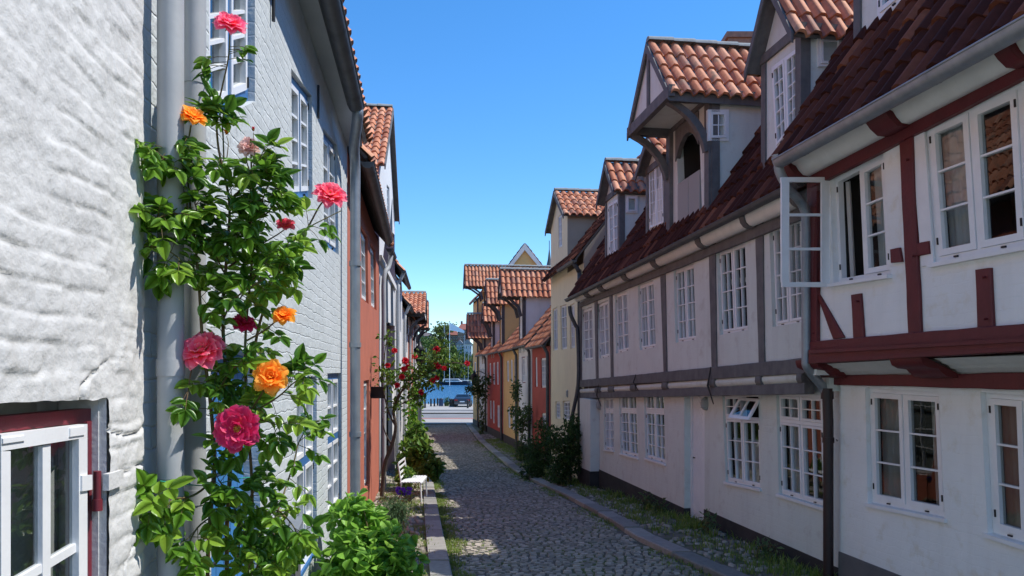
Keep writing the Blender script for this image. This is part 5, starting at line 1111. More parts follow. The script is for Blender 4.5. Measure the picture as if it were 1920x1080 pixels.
def boat(px, Yd, ln, lab, hull, mast=0, rot=0, cabin=True):
    x = (px-CX)/F*Yd; p = Vector((x, Yd, -5)); B0 = thing('boat', p, lab, 'boat', 'boats moored across the harbour')
    b = MB(); secs = [(-.5, .75, 1.0), (-.25, .95, .95), (.1, 1, 1.0), (.38, .6, 1.15), (.5, .03, 1.35)]; hw = ln*.15; hh = ln*.10
    vs = [Vector((x+s*ln, Yd+y*hw*w_*k, -5+z)) for s, w_, h in secs for (y, k, z) in ((-1, 1, hh*h), (-1, .6, -.1), (1, .6, -.1), (1, 1, hh*h))]
    b.idx(vs, [(i*4+k, i*4+(k+1) % 4, i*4+4+(k+1) % 4, i*4+4+k) for i in range(4) for k in range(4)]+[(0, 1, 2, 3)], 0); b.build('hull', hull, B0)
    if cabin:
        b = MB(); z0 = -5+hh
        a = [Vector((x+s*ln, Yd+y*hw*.6, z0)) for s, y in ((-.35, -1), (.25, -1), (.25, 1), (-.35, 1))]; c = [Vector((x+s*ln, Yd+y*hw*.5, z0+ln*.09)) for s, y in ((-.33, -1), (.12, -1), (.12, 1), (-.33, 1))]; b.hexa(a, c); cbn = b.build('cabin', M['paint'], B0)
        b = MB(); b.face([Vector((x+s*ln, Yd-hw*(.58 if z < .5 else .53)-.03, z0+ln*.09*z)) for s, z in ((-.3, .4), (.18, .4), (.12, .8), (-.3, .8))]); b.build('cabin_window', M['iron'], cbn)
    if mast:
        b = MB(); b.tube([(x, Yd, -5+hh), (x, Yd, -5+mast)], .16, 6); b.tube([(x, Yd, -5+hh+1.5), (x-ln*.4, Yd, -5+hh+1.6)], .15, 6); b.tube([(x, Yd, -5+mast), (x-ln*.5, Yd, -5+hh)], .03, 4); b.tube([(x, Yd, -5+mast), (x+ln*.5, Yd, -5+hh)], .03, 4); b.build('mast', M['zinc'], B0)
navy = mat('navy_hull', (.015, .02, .04), .3, coat=.5)
boat(852, 318, 14, 'long dark motor yacht with white cabin across the harbour', navy)
boat(833, 326, 9, 'sailing boat with the tall mast left of the yacht', M['paint'], 26)
boat(871, 328, 10, 'sailing boat with a tall mast behind the yacht bow', M['paint'], 22)
boat(878, 331, 9, 'white sailing boat rightmost in the harbour gap', M['paint'], 17)
boat(815, 322, 8, 'small white motor boat half hidden by the roses', M['paint'])
boat(799, 324, 10, 'white sailing boat leftmost behind the red roses', M['paint'], 16)
boat(860, 334, 8, 'small white cabin boat close behind the dark yacht', M['paint'], 0)
fp = Vector(((843-CX)/F*300, 300, -5)); FL = thing('flagpole', fp, 'white flagpole with a small white flag by the far water', 'flagpole')
b = MB(); b.tube([fp, fp+Vector((0, 0, 26))], .14, 6); b.build('pole', M['paint'], FL)
b = MB(); b.idx([fp+Vector((a, 0, 25.5+z)) for a, z in ((0, 0), (2.5, -1.2), (6, -3.2), (0, -3), (2.5, -3.4), (6, -4.2))], [(0, 1, 4, 3), (1, 2, 5, 4)]); b.build('flag', M['paint'], FL)
def tree(px, pytop, Yd, wid, hgt, lab, m='treeleaf', n=1500, sz=1.5, base_=None):
    top = (YH-pytop)/F*Yd; x = (px-CX)/F*Yd; z0 = top-hgt if base_ is None else base_
    Tt = thing('tree', (x, Yd, z0), lab, 'tree', 'trees on the far bank'); b = MB()
    b.tube([(x, Yd, z0-2), (x+.3, Yd, z0+hgt*.35), (x, Yd, z0+hgt*.6)], [wid*.05, wid*.035, wid*.015], 7)
    for k in range(5):
        a = k*1.3; b.tube([(x, Yd, z0+hgt*(.25+.06*k)), (x+math.cos(a)*wid*.3, Yd+math.sin(a)*wid*.3, z0+hgt*(.5+.07*k))], [wid*.02, wid*.008], 5)
    b.build('trunk', M['bark'], Tt); b = MB(); r = random.Random(int(px*10)); bl = [((x, Yd, z0+hgt*.6), (wid*.36, wid*.36, hgt*.33), n//4)]
    for k in range(9):
        a = r.uniform(0, 6.28); rr = r.uniform(.15, .38)*wid; h = r.uniform(.35, .85)
        bl.append(((x+math.cos(a)*rr, Yd+math.sin(a)*rr*.8, z0+hgt*h), (wid*.2, wid*.2, hgt*.13), n//11))
    leaves(b, bl, sz, r, 2, .75, .4, .45); b.build('crown', M[m], Tt)
for a in ((828, 600, 480, 30, 30, 'large rounded tree standing highest on the hill skyline', 'treeleaf2', 2200), (789, 627, 440, 26, 22, 'dark green tree left on the hill behind the roses'), (806, 637, 420, 26, 20, 'broad dark tree below the skyline tree'), (820, 640, 400, 22, 20, 'bushy tree at the middle of the far bank'), (838, 634, 410, 24, 22, 'dark tree between the hill house and the skyline tree'), (856, 648, 380, 20, 18, 'green tree in front of the hill house'), (800, 655, 365, 22, 16, 'low tree at the far waterfront, left'), (826, 662, 360, 20, 14, 'low light green tree behind the boats', 'treeleaf2'), (846, 665, 358, 18, 14, 'low green tree at the far waterfront, centre'), (866, 668, 356, 16, 14, 'low tree right of the flag', 'treeleaf2'), (882, 662, 362, 18, 15, 'low tree close to the ochre corner house'), (772, 640, 400, 26, 22, 'dark tree hidden mostly by the left houses')):
    tree(*a)
def block(xa, xb, ytop, ybot, Yd, colr, roofm, lab, nw=5, nf=3, rh=4., gab=0):
    a, c = at(xa, ytop, Yd), at(xb, ybot, Yd); x0, x1, z1, z0 = a.x, c.x, a.z, c.z-6
    B0 = thing('apartment_building', ((x0+x1)/2, Yd, z0), lab, 'building'); b = MB(); b.box(((x0+x1)/2, Yd+5, (z0+z1)/2), (x1-x0, 10, z1-z0)); b.build('wall', colr, B0)
    b = MB(); e = .6; m_ = (x0+x1)/2
    if gab:
        b.idx([Vector(p) for p in ((x0-e, Yd-e, z1), (x1+e, Yd-e, z1), (x1+e, Yd+10+e, z1), (x0-e, Yd+10+e, z1), (m_, Yd-e, z1+rh), (m_, Yd+10, z1+rh))], [(0, 1, 4), (1, 2, 5, 4), (2, 3, 5), (3, 0, 4, 5), (0, 1, 2, 3)])
    else:
        b.idx([Vector(p) for p in ((x0-e, Yd-e, z1), (x1+e, Yd-e, z1), (x1+e, Yd+10+e, z1), (x0-e, Yd+10+e, z1), (x0+2, Yd+5, z1+rh), (x1-2, Yd+5, z1+rh))], [(0, 1, 5, 4), (1, 2, 5), (2, 3, 4, 5), (3, 0, 4), (0, 1, 2, 3)])
    rf = b.build('roof', roofm, B0); b = MB(); b.box((x0+(x1-x0)*.3, Yd+5, z1+rh), (1.2, 1.2, 3)); b.build('chimney', M['brick'], rf)
    ww = (x1-x0)/nw; fh = 3.
    for i in range(nw):
        for j in range(nf):
            b = MB(); b.box((x0+ww*(i+.5), Yd-.02, z1-1.8-fh*j), (ww*.45, .12, 1.6)); f_ = b.build('window', M['paint'], B0)
            b = MB(); b.box((x0+ww*(i+.5), Yd-.06, z1-1.8-fh*j), (ww*.36, .1, 1.35)); b.build('pane', M['iron'], f_)
rt = mat('far_red_tile_roof', (.30, .11, .08), .9, (.24, .09, .07), .5)
block(858, 880, 618, 655, 450, mat('brown_brick_facade', (.23, .15, .11), .9), rt, 'brown brick building with red roof on the hill', 5, 3, 4)
block(840, 858, 628, 650, 470, mat('brown_facade', (.20, .14, .10), .9), rt, 'lower brown building left of the red roofed one', 4, 2, 4.5)
block(856, 868, 646, 668, 390, mat('pale_blue_facade', (.52, .58, .62), .9), mat('grey_roof', (.25, .26, .28), .8), 'pale blue fronted house with white windows, left of its pair', 4, 3, 2.5, 1)
block(868.5, 884, 645, 668, 388, mat('pale_grey_facade', (.58, .61, .64), .9), mat('grey_roof', (.25, .26, .28), .8), 'pale grey fronted house with white windows, right of its pair', 4, 3, 2.5, 1)
block(785, 809, 630, 640, 470, mat('grey_facade', (.30, .29, .28), .9), mat('dark_roof', (.14, .12, .12), .9), 'long dark roofed building behind the trees on the left', 6, 2, 2.5)
# ------------------------------------------------------------ climbing rose in the foreground
rd = random.Random(5)
RB = thing('climbing_rose', (-1.15, 2.95, ZG(2.9)), 'tall climbing rose bush with pink and orange blooms on the drainpipes', 'rose bush')
def petal(mb, c, ax, side, ln, wd, t0, t1, cup, rd, ly):
    """petal leaving the axis at angle t0, its tip bent to angle t1"""
    nU, nV = 6, 6; vs = []; uvs = []; p = Vector(c); ph = rd.uniform(0, 6.28)
    tan = ax.cross(side).normalized()
    for j in range(nV+1):
        v = j/nV; a = lerp(t0, t1, v**1.3)
        d = ax*math.cos(a)+side*math.sin(a)
        if j: p = p+d*(ln/nV)
        nr = (-ax*math.sin(a)+side*math.cos(a))
        w_ = wd*(.22+.78*math.sin(math.pi*min(1, .12+.70*v))**.8)*(1 if v < .86 else (.86 if v < .99 else .62))
        for i in range(nU+1):
            u = i/nU*2-1
            q = p+tan*(u*w_*.5)-nr*(cup*w_*u*u*.45)+nr*(.06*wd*v*math.sin(u*4+ph))+d*(.05*wd*math.sin(u*7+ph)*v)-d*(ln*.10*v*u*u)
            vs.append(q); uvs.append((u*.49+.5, min(.995, .01+v*.985)))
    n = nU+1; fs = [(j*n+i, j*n+i+1, (j+1)*n+i+1, (j+1)*n+i) for j in range(nV) for i in range(nU)]
    mb.idx(vs, fs, 0, True, [tuple((uvs[k][0]+ly, uvs[k][1]) for k in f) for f in fs])
def rose(px, py, Yd, pr, pm, par, face=None, kind='double', seed=0, nm='blossom', lab=None):
    r = random.Random(seed+int(px)); c = at(px, py, Yd); Rr = .88*pr/F*Yd
    ax = Vector(face or (.55, -.8, .35)).normalized(); e1 = ax.cross(Vector((.1, .2, 1))).normalized(); e2 = ax.cross(e1)
    mb = MB(); c0 = c-ax*Rr*.35
    if kind == 'double': L_ = [(3, .05, .15, .42, .40), (4, .25, .35, .55, .5), (5, .5, .75, .75, .65), (6, .8, 1.15, .95, .8), (7, 1.05, 1.6, 1.08, .85), (7, 1.3, 1.95, 1.12, .85)]
    elif kind == 'open': L_ = [(6, .5, .8, .55, .45), (7, .8, 1.25, .85, .75), (7, 1.1, 1.6, 1.08, .95), (6, 1.3, 1.8, 1.15, 1.0)]
    elif kind == 'ragged': L_ = [(5, .1, .6, .55, .4), (8, .4, 1.0, .8, .6), (10, .7, 1.35, 1.0, .65), (10, 1.0, 1.7, 1.1, .7), (9, 1.25, 1.95, 1.15, .75)]
    else: L_ = [(3, .02, .05, .9, .5), (4, .1, .12, 1.1, .6), (4, .2, .4, 1.15, .6)]
    for li, (n, t0, t1, ln, wd) in enumerate(L_):
        for k in range(n):
            a = 2*math.pi*(k+r.uniform(-.18, .18))/n+li*.9; side = e1*math.cos(a)+e2*math.sin(a)
            petal(mb, c0+side*Rr*(.03+.02*li), ax, side, Rr*ln*r.uniform(.9, 1.1), Rr*wd*r.uniform(.9, 1.15), t0+r.uniform(-.12, .12), t1+r.uniform(-.2, .2), .35, r, li)
    b = mb.build(nm, M[pm], par)
    if lab: b['label'] = lab
    if kind in ('open', 'ragged'):
        sb = MB()
        for k in range(46 if kind == 'open' else 24):
            a = r.uniform(0, 6.28); q = r.random()*.9; d = (ax+(e1*math.cos(a)+e2*math.sin(a))*q).normalized(); s0 = c0+ax*Rr*.02; s1 = s0+d*Rr*r.uniform(.25, .36); sb.tube([s0, s1], Rr*.006, 4, 0, False); sb.box(s1, (Rr*.035,)*3)
        sb.build('stamens', M['stamen'], b)
    # calyx and stalk
    cb = MB()
    for k in range(5):
        a = 2*math.pi*k/5; side = e1*math.cos(a)+e2*math.sin(a); leaflet(cb, c0-ax*Rr*.06, side*.8+ax*(.35 if kind != 'bud' else 1.5)-Vector((0, 0, .2)), ax, Rr*.75, Rr*.2, 3, .2, .4, (k, 3))
    cb.build('sepals', M['roseleaf'], b)
    return c0-ax*Rr*.08
stems = MB(); lf = MB()
BLOOM = [(432, 38, 31, 2.78), (362, 213, 27, 2.7), (620, 361, 31, 3.1), (375, 651, 43, 2.7), (443, 803, 42, 2.68), (507, 703, 35, 2.74), (532, 588, 23, 2.84), (458, 602, 24, 2.84), (535, 418, 17, 2.93), (466, 272, 20, 2.8), (425, 249, 9, 2.82), (311, 250, 9, 2.65)]
def cell(): return (rd.randrange(80), rd.randrange(80))
def spray(p, d, s=1., n=5, hang=.25):
    """one compound rose leaf: rachis with a terminal leaflet and side pairs"""
    for bx, by, br, bY in BLOOM:
        for f_ in (0, .06, .12):
            q = p+Vector(d).normalized()*f_*s; qx, qy = CX+F*q.x/q.y, YH-F*q.z/q.y
            if q.y < bY+.05 and math.hypot(qx-bx, qy-by) < br*1.2+6: return
    d = Vector(d).normalized(); up = (Vector((.35, -.45, .9))+rdir(rd)*.45).normalized(); x = d.cross(up).normalized()
    ln = .085*s; e = p+d*ln-Vector((0, 0, hang*ln)); m_ = p+d*ln*.55-Vector((0, 0, hang*ln*.3)); stems.tube([p, m_, e], [.0016, .0013, .001], 4, 0, False)
    c = cell(); S = .057*s
    leaflet(lf, e, d-Vector((0, 0, .25)), up, S*rd.uniform(1., 1.25), S*.72, 5, .22, rd.uniform(.1, .5), c)
    for k in range((n-1)//2):
        q = p.lerp(e, .92-.42*k)
        for sg in (-1, 1):
            leaflet(lf, q, d*.45+x*sg+rdir(rd)*.2-Vector((0, 0, .15)), up+rdir(rd)*.2, S*rd.uniform(.8, 1.05), S*.66, 5, .2, rd.uniform(.1, .5), c)
def cane(pts, r0, r1, lv=0, s=1., n=5, jit=.02, start=0.):
    w = [at(*p) for p in pts]; sp_ = smooth_path(w, 5); N = len(sp_); rr = [lerp(r0, r1, i/(N-1)) for i in range(N)]; stems.tube(sp_, rr, 7)
    L_ = sum((sp_[i+1]-sp_[i]).length for i in range(N-1))
    for k in range(int(lv*1.38)):
        t = start+(1-start)*(k+rd.random())/lv; i = min(N-2, int(t*(N-1))); p = sp_[i].lerp(sp_[i+1], rd.random()); tg = (sp_[i+1]-sp_[i]).normalized()
        d = (rdir(rd)+Vector((.35, -.45, .15))+tg*.4); d = d.normalized(); spray(p, d, s*rd.uniform(.75, 1.15), 5 if rd.random() < .8 else 3)
    return sp_
# main canes: (px, py, Y) points
cane([(385, 1200, 3.05), (392, 1000, 2.95), (402, 880, 2.85), (395, 760, 2.8), (380, 640, 2.75), (372, 520, 2.75), (360, 420, 2.72), (335, 330, 2.68), (316, 275, 2.66)], .009, .003, 46, 1.05, start=.30)
cane([(430, 1250, 3.1), (425, 1020, 3.0), (432, 860, 2.9), (425, 720, 2.85), (418, 600, 2.85), (425, 480, 2.85), (430, 380, 2.85), (410, 280, 2.82), (405, 215, 2.85)], .010, .0035, 52, 1.05, start=.30)
cane([(405, 215, 2.85), (415, 170, 2.83), (428, 110, 2.8), (431, 62, 2.78)], .0035, .0025, 0)
cane([(440, 1250, 3.1), (470, 1050, 2.95), (472, 900, 2.9), (463, 780, 2.85), (460, 640, 2.85), (470, 520, 2.85), (478, 420, 2.85), (472, 330, 2.82), (470, 260, 2.8)], .007, .003, 50, 1., start=.34)
cane([(470, 700, 2.85), (486, 610, 2.9), (510, 540, 2.95), (540, 480, 3.0), (575, 430, 3.05), (600, 385, 3.1), (618, 368, 3.1)], .006, .003, 18, 1.05, start=.15)
cane([(430, 500, 2.85), (470, 470, 2.9), (520, 440, 2.95), (540, 425, 2.95)], .004, .002, 12, 1.)
cane([(575, 430, 3.05), (590, 420, 3.0), (640, 395, 3.05)], .003, .002, 7, 1.)
cane([(460, 640, 2.85), (495, 620, 2.85), (520, 600, 2.85), (532, 592, 2.85)], .004, .0025, 7, .9)
cane([(463, 780, 2.85), (490, 740, 2.8), (505, 715, 2.75)], .004, .003, 12, 1.05)
cane([(463, 780, 2.85), (520, 745, 2.85), (548, 720, 2.85), (570, 705, 2.85)], .004, .002, 14, 1.)
cane([(425, 720, 2.85), (400, 680, 2.78), (380, 660, 2.72)], .004, .003, 7, .9)
cane([(402, 880, 2.85), (425, 840, 2.78), (440, 812, 2.7)], .005, .003, 2, .9)
cane([(360, 420, 2.72), (350, 300, 2.75), (358, 235, 2.7)], .004, .003, 10, .9)
cane([(380, 640, 2.75), (360, 690, 2.7), (352, 740, 2.66)], .003, .002, 5, .9)
cane([(372, 520, 2.75), (330, 480, 2.62), (296, 460, 2.6)], .004, .002, 12, 1.)
cane([(360, 420, 2.72), (325, 400, 2.62), (295, 410, 2.58)], .004, .002, 10, 1.)
cane([(335, 330, 2.68), (300, 290, 2.6), (280, 278, 2.57)], .003, .002, 7, .9)
cane([(425, 480, 2.85), (480, 400, 2.8), (505, 340, 2.8)], .004, .002, 16, 1.05)
cane([(430, 380, 2.85), (470, 330, 2.8), (490, 290, 2.8)], .004, .002, 14, 1.)
cane([(418, 600, 2.85), (440, 560, 2.78), (500, 520, 2.8), (530, 500, 2.85)], .004, .002, 14, .95)
cane([(395, 760, 2.8), (430, 700, 2.75), (470, 660, 2.75)], .004, .002, 10, 1.)
cane([(463, 780, 2.85), (500, 790, 2.8), (530, 800, 2.8)], .004, .002, 9, 1.05)
cane([(402, 900, 2.85), (360, 930, 2.7), (310, 935, 2.6), (272, 940, 2.55)], .005, .0025, 16, 1.15)
cane([(410, 960, 2.9), (370, 990, 2.75), (345, 1040, 2.7)], .004, .0025, 9, 1.1)
cane([(435, 1100, 3.0), (450, 1000, 2.9), (430, 930, 2.85), (410, 900, 2.8)], .004, .003, 12, 1.05)
cane([(470, 1100, 3.0), (500, 1010, 2.85), (520, 960, 2.85), (550, 870, 3.0), (560, 830, 3.05), (578, 800, 3.1)], .005, .002, 10, .95)
cane([(470, 1050, 2.95), (510, 960, 2.85), (545, 980, 2.8), (560, 1010, 2.8)], .004, .002, 14, 1.05)
cane([(450, 1100, 3.0), (480, 1040, 2.8), (510, 1045, 2.8)], .004, .002, 14, 1.05)
cane([(440, 1000, 2.95), (470, 930, 2.85), (505, 900, 2.85)], .004, .002, 10, .95)
cane([(345, 160, 3.0), (395, 190, 2.95), (415, 225, 2.85), (420, 300, 2.85)], .003, .003, 0)
cane([(472, 330, 2.82), (478, 290, 2.8), (475, 250, 2.8)], .002, .0012, 2, .7)
cane([(425, 300, 2.82), (428, 270, 2.82), (425, 255, 2.82)], .002, .0012, 1, .7)
cane([(472, 330, 2.82), (462, 300, 2.8), (466, 280, 2.8)], .003, .002, 2, .8)
cane([(425, 520, 2.85), (400, 470, 2.78), (380, 430, 2.74), (365, 380, 2.72)], .003, .002, 16, .95)
cane([(450, 560, 2.85), (490, 500, 2.82), (520, 470, 2.85), (540, 455, 2.9)], .003, .002, 16, .95)
cane([(430, 450, 2.82), (460, 420, 2.8), (500, 400, 2.82), (515, 380, 2.85)], .003, .002, 14, .95)
# leaves close beneath the top bloom
for k in range(10):
    t = k/9; p = at(lerp(424, 431, t), lerp(130, 88, t), 2.79); spray(p, Vector((rd.choice((-1, 1))*rd.uniform(.5, 1), -.3, rd.uniform(-.2, .2))), .85, 3)
rose(432, 38, 2.78, 31, 'petalpink', RB, (.35, -.75, .75), 'double', 1)
rose(362, 213, 2.7, 27, 'petalorange', RB, (.5, -.5, .7), 'double', 2)
rose(620, 361, 3.1, 31, 'petalcoral', RB, (.3, -.75, .6), 'ragged', 3)
rose(375, 651, 2.7, 43, 'petalcoral', RB, (-.1, -.8, .6), 'ragged', 4)
rose(443, 803, 2.68, 42, 'petalmag', RB, (.15, -1, .05), 'open', 5)
rose(507, 703, 2.74, 35, 'petalorange', RB, (.2, -.9, .35), 'double', 6)
rose(532, 588, 2.84, 23, 'petalorange', RB, (.1, -.7, .75), 'double', 7)
rose(458, 602, 2.84, 24, 'petalmag', RB, (.4, -.5, .8), 'ragged', 8)
rose(535, 418, 2.93, 17, 'petalcoral', RB, (.2, -.7, .7), 'double', 9)
rose(466, 272, 2.8, 20, 'petalpale', RB, (.2, -.8, .4), 'ragged', 10)
rose(425, 249, 2.82, 11, 'petalorange', RB, (.2, -.8, .4), 'bud', 11, 'rosebud')
rose(311, 250, 2.65, 11, 'petalorange', RB, (.0, -.1, 1), 'bud', 12, 'rosebud')
rose(475, 243, 2.8, 8, 'petalred', RB, (.0, -.1, 1), 'bud', 13, 'rosebud')
stems.build('stems', M['stem'], RB); lf.build('foliage', M['roseleaf'], RB)
for pts in ([(300, 902, 2.62), (345, 908, 2.7), (400, 912, 2.82), (520, 918, 3.1)], [(415, 905, 2.85), (470, 895, 3.0), (520, 905, 3.2)], [(392, 150, 3.0), (400, 180, 2.9), (412, 215, 2.84)], [(410, 640, 2.8), (425, 628, 2.8), (440, 622, 2.8)]): mb = MB(); mb.tube(smooth_path([at(*p) for p in pts], 4), .0022, 5); mb.build('tie_wire', M['wire'], RB)
# ------------------------------------------------------------ shrubs and plants of the verges
def plant(name, loc, lab, cat, blobs, size, m, seed, stemn=6, seg=3, aspect=.8, upb=.8, sh=.55, group=None, flowers=None, droop=.25):
    P_ = thing(name, loc, lab, cat, group); r = random.Random(seed); b = MB(); leaves(b, blobs, size, r, seg, aspect, upb, sh, droop); b.build('foliage', M[m], P_)
    s = MB()
    for k in range(stemn):
        c, rad, _ = blobs[k % len(blobs)]; e = Vector(c)+Vector((rd.uniform(-.6, .6)*rad[0], rd.uniform(-.6, .6)*rad[1], rd.uniform(0, .7)*rad[2])); st = Vector((loc[0]+rd.uniform(-.12, .12), loc[1]+rd.uniform(-.12, .12), loc[2]-.03))
        s.tube(smooth_path([st, st.lerp(e, .5)+Vector((rd.uniform(-.08, .08), rd.uniform(-.08, .08), .05)), e], 3), [.012]*1+[.009]*5+[.004], 5) if 0 else s.tube(smooth_path([st, st.lerp(e, .5)+Vector((rd.uniform(-.08, .08), rd.uniform(-.08, .08), .05)), e], 3), .007, 5)
    s.build('stems', M['stem'], P_)
    if flowers:
        fm_, n, fs_ = flowers
        for k in range(n):
            c, rad, _ = blobs[r.randrange(len(blobs))]; v = rdir(r); v.y = -abs(v.y); p = Vector(c)+Vector((v.x*rad[0], v.y*rad[1], v.z*rad[2]))*1.02
            fb = MB(); ax = Vector((.2, -.8, .5)).normalized(); e1 = ax.cross(Vector((0, 0, 1))).normalized(); e2 = ax.cross(e1)
            for li, (nn, t0, t1, ln) in enumerate(((4, .2, .5, .6), (5, .7, 1.1, .9), (6, 1.1, 1.7, 1.05))):
                for q in range(nn): a = 6.283*q/nn+li; side = e1*math.cos(a)+e2*math.sin(a); petal(fb, p, ax, side, fs_*ln, fs_*.85, t0, t1, .3, r, li)
            fb.build('blossom', M[fm_], P_)
    return P_
def B_(px, py, Yd, rx, ry, rz, n): c = at(px, py, Yd); return ((c.x, c.y, c.z), (rx, ry, rz), n)
g = lambda px, Yd: (((px-CX)/F*Yd), Yd, ZG(Yd))
plant('mallow_plant', g(690, 7.0), 'big bright green leafy plant at the lower left beside the kerb', 'plant', [B_(700, 1035, 6.9, .42, .35, .26, 330), B_(660, 960, 7.1, .22, .25, .18, 130), B_(650, 1060, 6.7, .25, .3, .3, 200), B_(745, 1065, 6.8, .25, .3, .17, 130), B_(690, 990, 7.2, .2, .25, .14, 90), B_(700, 1120, 6.7, .45, .3, .3, 220)], .115, 'mallow', 1, 14, 4, .95)
plant('lavender_shrub', g(741, 9.3), 'rounded grey green lavender bush behind the bright leafy plant', 'shrub', [B_(741, 955, 9.3, .19, .2, .16, 1100), B_(741, 978, 9.3, .17, .2, .14, 500)], .075, 'lav', 2, 8, 2, .16, .9, .6, flowers=None)
plant('flower_clump', g(757, 12.2), 'small clump of purple flowers beside the white bench', 'flowers', [B_(757, 918, 12.2, .11, .11, .06, 160)], .06, 'purple' if 0 else 'mallow', 3, 4, 2, .5, flowers=('petalmag' if 0 else 'petalpurple', 12, .03))if 0 else None
M['petalpurple'] = uvmat('violet_petal', [(0, (.3, .2, .05)), (.3, (.12, .02, .4)), (1, (.25, .08, .6))], .6, axis='v', var=.1, trans=.2)
plant('flower_clump', g(757, 12.2), 'small clump of purple flowers beside the white bench', 'flowers', [B_(757, 920, 12.2, .12, .11, .06, 160)], .06, 'mallow', 3, 4, 2, .5, flowers=('petalpurple', 14, .035))
plant('vine', g(782, 17.4), 'large leaved green vine sprawling around the lamp post base', 'vine', [B_(790, 850, 17.0, .25, .3, .35, 300), B_(805, 880, 16.6, .24, .25, .22, 200), B_(765, 860, 17.5, .25, .4, .45, 260), B_(780, 815, 18.5, .22, .3, .3, 200), B_(815, 870, 16.5, .12, .2, .12, 60), B_(760, 895, 15.5, .15, .3, .22, 120)], .15, 'vine', 4, 10, 3, .9)
plant('climber', g(770, 24), 'climbing greenery up the white house wall beyond the lamp', 'climber', [B_(775, 790, 24, .25, .5, .8, 500), B_(782, 740, 27, .25, .5, .7, 350), B_(778, 830, 22, .3, .5, .5, 300)], .13, 'roseleaf', 5, 8, 3, .7)
# arching red rose over the left verge
AR = plant('arching_rose', g(722, 14.6), 'tall arching red rose with bare twisted trunk on the left verge', 'rose bush', [B_(725, 700, 14.2, .30, .3, .35, 140), B_(728, 640, 14.4, .18, .25, .3, 60), B_(765, 705, 14.0, .40, .4, .30, 260), B_(800, 690, 13.8, .35, .4, .35, 220), B_(830, 665, 13.8, .30, .4, .25, 160), B_(858, 688, 13.8, .25, .3, .13, 80), B_(780, 745, 14, .28, .3, .2, 110), B_(740, 760, 14.2, .2, .3, .25, 70), B_(825, 640, 13.8, .12, .2, .15, 40), B_(800, 720, 13.8, .4, .3, .2, 120)], .085, 'vine', 6, 0, 3, .6, .6, .8, flowers=None)
s = MB()
for pts, r0, r1 in (([(716, 930, 14.6), (722, 870, 14.5), (735, 835, 14.4), (742, 800, 14.3), (738, 770, 14.3), (748, 740, 14.2), (775, 715, 14), (810, 695, 13.8), (850, 680, 13.7), (878, 688, 13.6)], .045, .006), ([(742, 800, 14.3), (728, 770, 14.3), (718, 720, 14.3), (722, 660, 14.3), (728, 620, 14.3)], .02, .005), ([(738, 770, 14.3), (760, 720, 14), (790, 680, 13.9), (820, 640, 13.8), (838, 620, 13.8)], .018, .004), ([(748, 760, 14.2), (790, 740, 13.9), (830, 725, 13.8)], .012, .004), ([(735, 835, 14.4), (722, 810, 14.4), (716, 780, 14.4)], .02, .006)):
    sp_ = smooth_path([at(*p) for p in pts], 5); s.tube(sp_, [lerp(r0, r1, i/(len(sp_)-1)) for i in range(len(sp_))], 7)
s.build('trunk', M['bark'], AR)
for i, (px, py) in enumerate(((740, 657), (760, 676), (765, 688), (757, 692), (727, 685), (819, 655), (822, 687), (818, 683), (876, 681), (790, 735), (812, 713), (754, 706), (820, 708), (833, 690), (745, 722), (778, 668))):
    rose(px, py, 13.7, 5.5 if i not in (1, 5) else 7, 'petalred', AR, (.2, -.9, .3), 'double', 100+i)
# right verge: dark shrubs and climbers at the cream and red houses
SH = 'darkleaf'
plant('shrub', g(1065, 18.6), 'big dark shrub at the corner of the long pale house', 'shrub', [B_(1068, 840, 18.6, .38, .5, .7, 1500), B_(1050, 880, 18.5, .35, .4, .45, 700), B_(1080, 800, 18.8, .2, .4, .35, 350), B_(1040, 820, 19, .2, .4, .3, 300)], .10, SH, 11, 10, 2, .6, .7, .5)
plant('shrub', g(1015, 21), 'dark spreading shrub left of the biggest one, before the cream house', 'shrub', [B_(1010, 850, 21, .38, .5, .55, 900), B_(1030, 830, 20.5, .25, .4, .5, 500), B_(1000, 880, 20.5, .35, .4, .35, 500), B_(1015, 800, 21, .2, .3, .25, 200)], .10, SH, 12, 8, 2, .6, .7, .5)
plant('climbing_plant', g(972, 27), 'slender dark climber growing up the ochre house', 'climber', [B_(968, 730, 28, .2, .3, .5, 300), B_(978, 790, 27, .35, .4, .6, 600), B_(985, 845, 26, .35, .4, .5, 600), B_(965, 770, 28, .2, .3, .3, 150), B_(990, 770, 26, .15, .3, .3, 120)], .11, SH, 13, 8, 2, .6)
plant('climbing_plant', g(905, 40), 'dark climber on the cream house near the quay', 'climber', [B_(903, 735, 40, .35, .4, .9, 420), B_(893, 725, 40, .35, .4, .5, 260), B_(905, 790, 40, .15, .3, 1.0, 200), B_(915, 712, 38, .3, .3, .3, 120), B_(880, 730, 39, .25, .3, .3, 90)], .15, SH, 14, 8, 2, .6)
# old wall lantern at the far right
wl = at(889, 712, 42); W9 = thing('wall_lantern', wl, 'black wrought iron wall lantern near the foot of the street', 'lantern'); b = MB(); b.lathe((wl.x, wl.y, wl.z-.3), [(.05, 0), (.12, .1), (.2, .5), (.22, .52), (.08, .68), (.02, .85)], 6); b.build('lantern', M['iron'], W9)
b = MB(); b.tube([(wl.x, wl.y, wl.z+.4), (wl.x+.3, wl.y, wl.z+.5), (wl.x+.9, wl.y, wl.z+.2)], .025, 6); b.build('arm', M['iron'], W9)
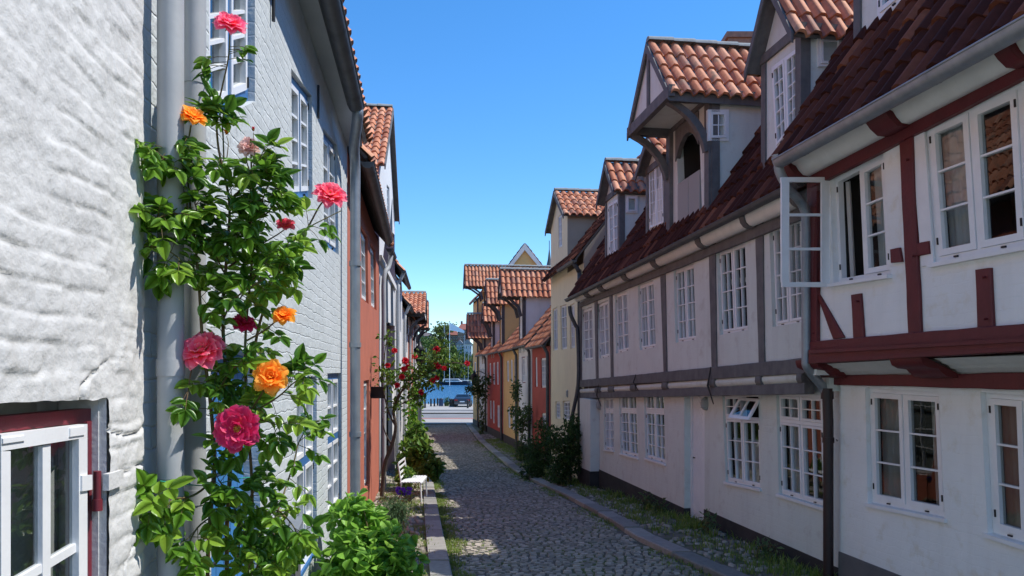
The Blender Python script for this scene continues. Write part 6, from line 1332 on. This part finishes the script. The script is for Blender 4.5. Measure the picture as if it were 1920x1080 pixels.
# grass tufts and weeds along the kerbs
gb = MB(); r = random.Random(9)
def tuft(x, y, z, n, h, sp):
    for _ in range(n):
        a = r.uniform(0, 6.28); q = Vector((x+r.gauss(0, sp), y+r.gauss(0, sp), z)); hh = h*r.uniform(.5, 1.3); d = Vector((math.cos(a), math.sin(a), 0)); wv = Vector((-d.y, d.x, 0))*.004*(1+hh*6)
        c = (r.randrange(70)+.5, r.randrange(70)+.5); p1 = q+d*hh*.25+Vector((0, 0, hh*.7)); p2 = q+d*hh*.7+Vector((0, 0, hh))
        gb.idx([q-wv, q+wv, p1+wv*.7, p1-wv*.7, p2], [(0, 1, 2, 3), (3, 2, 4)], 0, False, [(c,)*4, (c,)*3])
for _ in range(1500):
    y = r.uniform(6, 32); m_ = noise.noise(Vector((y*.55, 1, 0)))
    if r.random() < .55:
        x = KL(y)+abs(r.gauss(.02, .10)); 
        if m_ > -.3: tuft(x, y, ZG(y)-.08, 15, .055, .04)
    else:
        x = lerp(WL(y)+.05, KL(y)-SW, r.random()**.8)
        if noise.noise(Vector((x*1.2, y*.7, 5))) > -.2: tuft(x, y, ZG(y)-.02, 14, .06, .06)
for _ in range(1500):
    y = r.uniform(6, 36)
    if r.random() < .45:
        x = KR(y)-abs(r.gauss(.04, .16)); 
        if noise.noise(Vector((y*.5, 7, 0))) > -.1: tuft(x, y, ZG(y)-.08, 9, .045, .04)
    else:
        x = KR(y)+SW+(WR(y)-KR(y)-SW-.05)*r.random()**.6
        if noise.noise(Vector((x*1.1, y*.6, 9))) > -.3: tuft(x, y, ZG(y)-.03, 16, .08, .06)
for k in range(60): y = r.uniform(8, 17); tuft(WR(y)-r.uniform(.05, .25), y, ZG(y)-.03, 14, .14, .06)
tag(gb.build('grass', M['grassm']), 'short grass growing between the cobbles and along the kerbs', 'grass', kind='stuff')
for i, (px, Yd, hgt) in enumerate(((1330, 11.3, .3), (1240, 13.5, .22), (1440, 9.6, .22), (1215, 14.2, .3))):
    p = R1.P(R1.pix(px, 900, .2)[0], 0, .22); z = ZG(p.y); plant('weed', (p.x, p.y, z), ('leafy weed beside the white plank door', 'low weed below the middle ground floor windows', 'low weed below the window nearest the dark red pipe', 'bushy weed before the black plinth far from the door')[i], 'weed', [((p.x, p.y, z+hgt*.5), (.14, .18, hgt*.6), 90)], .08, 'lav', 40+i, 5, 2, .5)
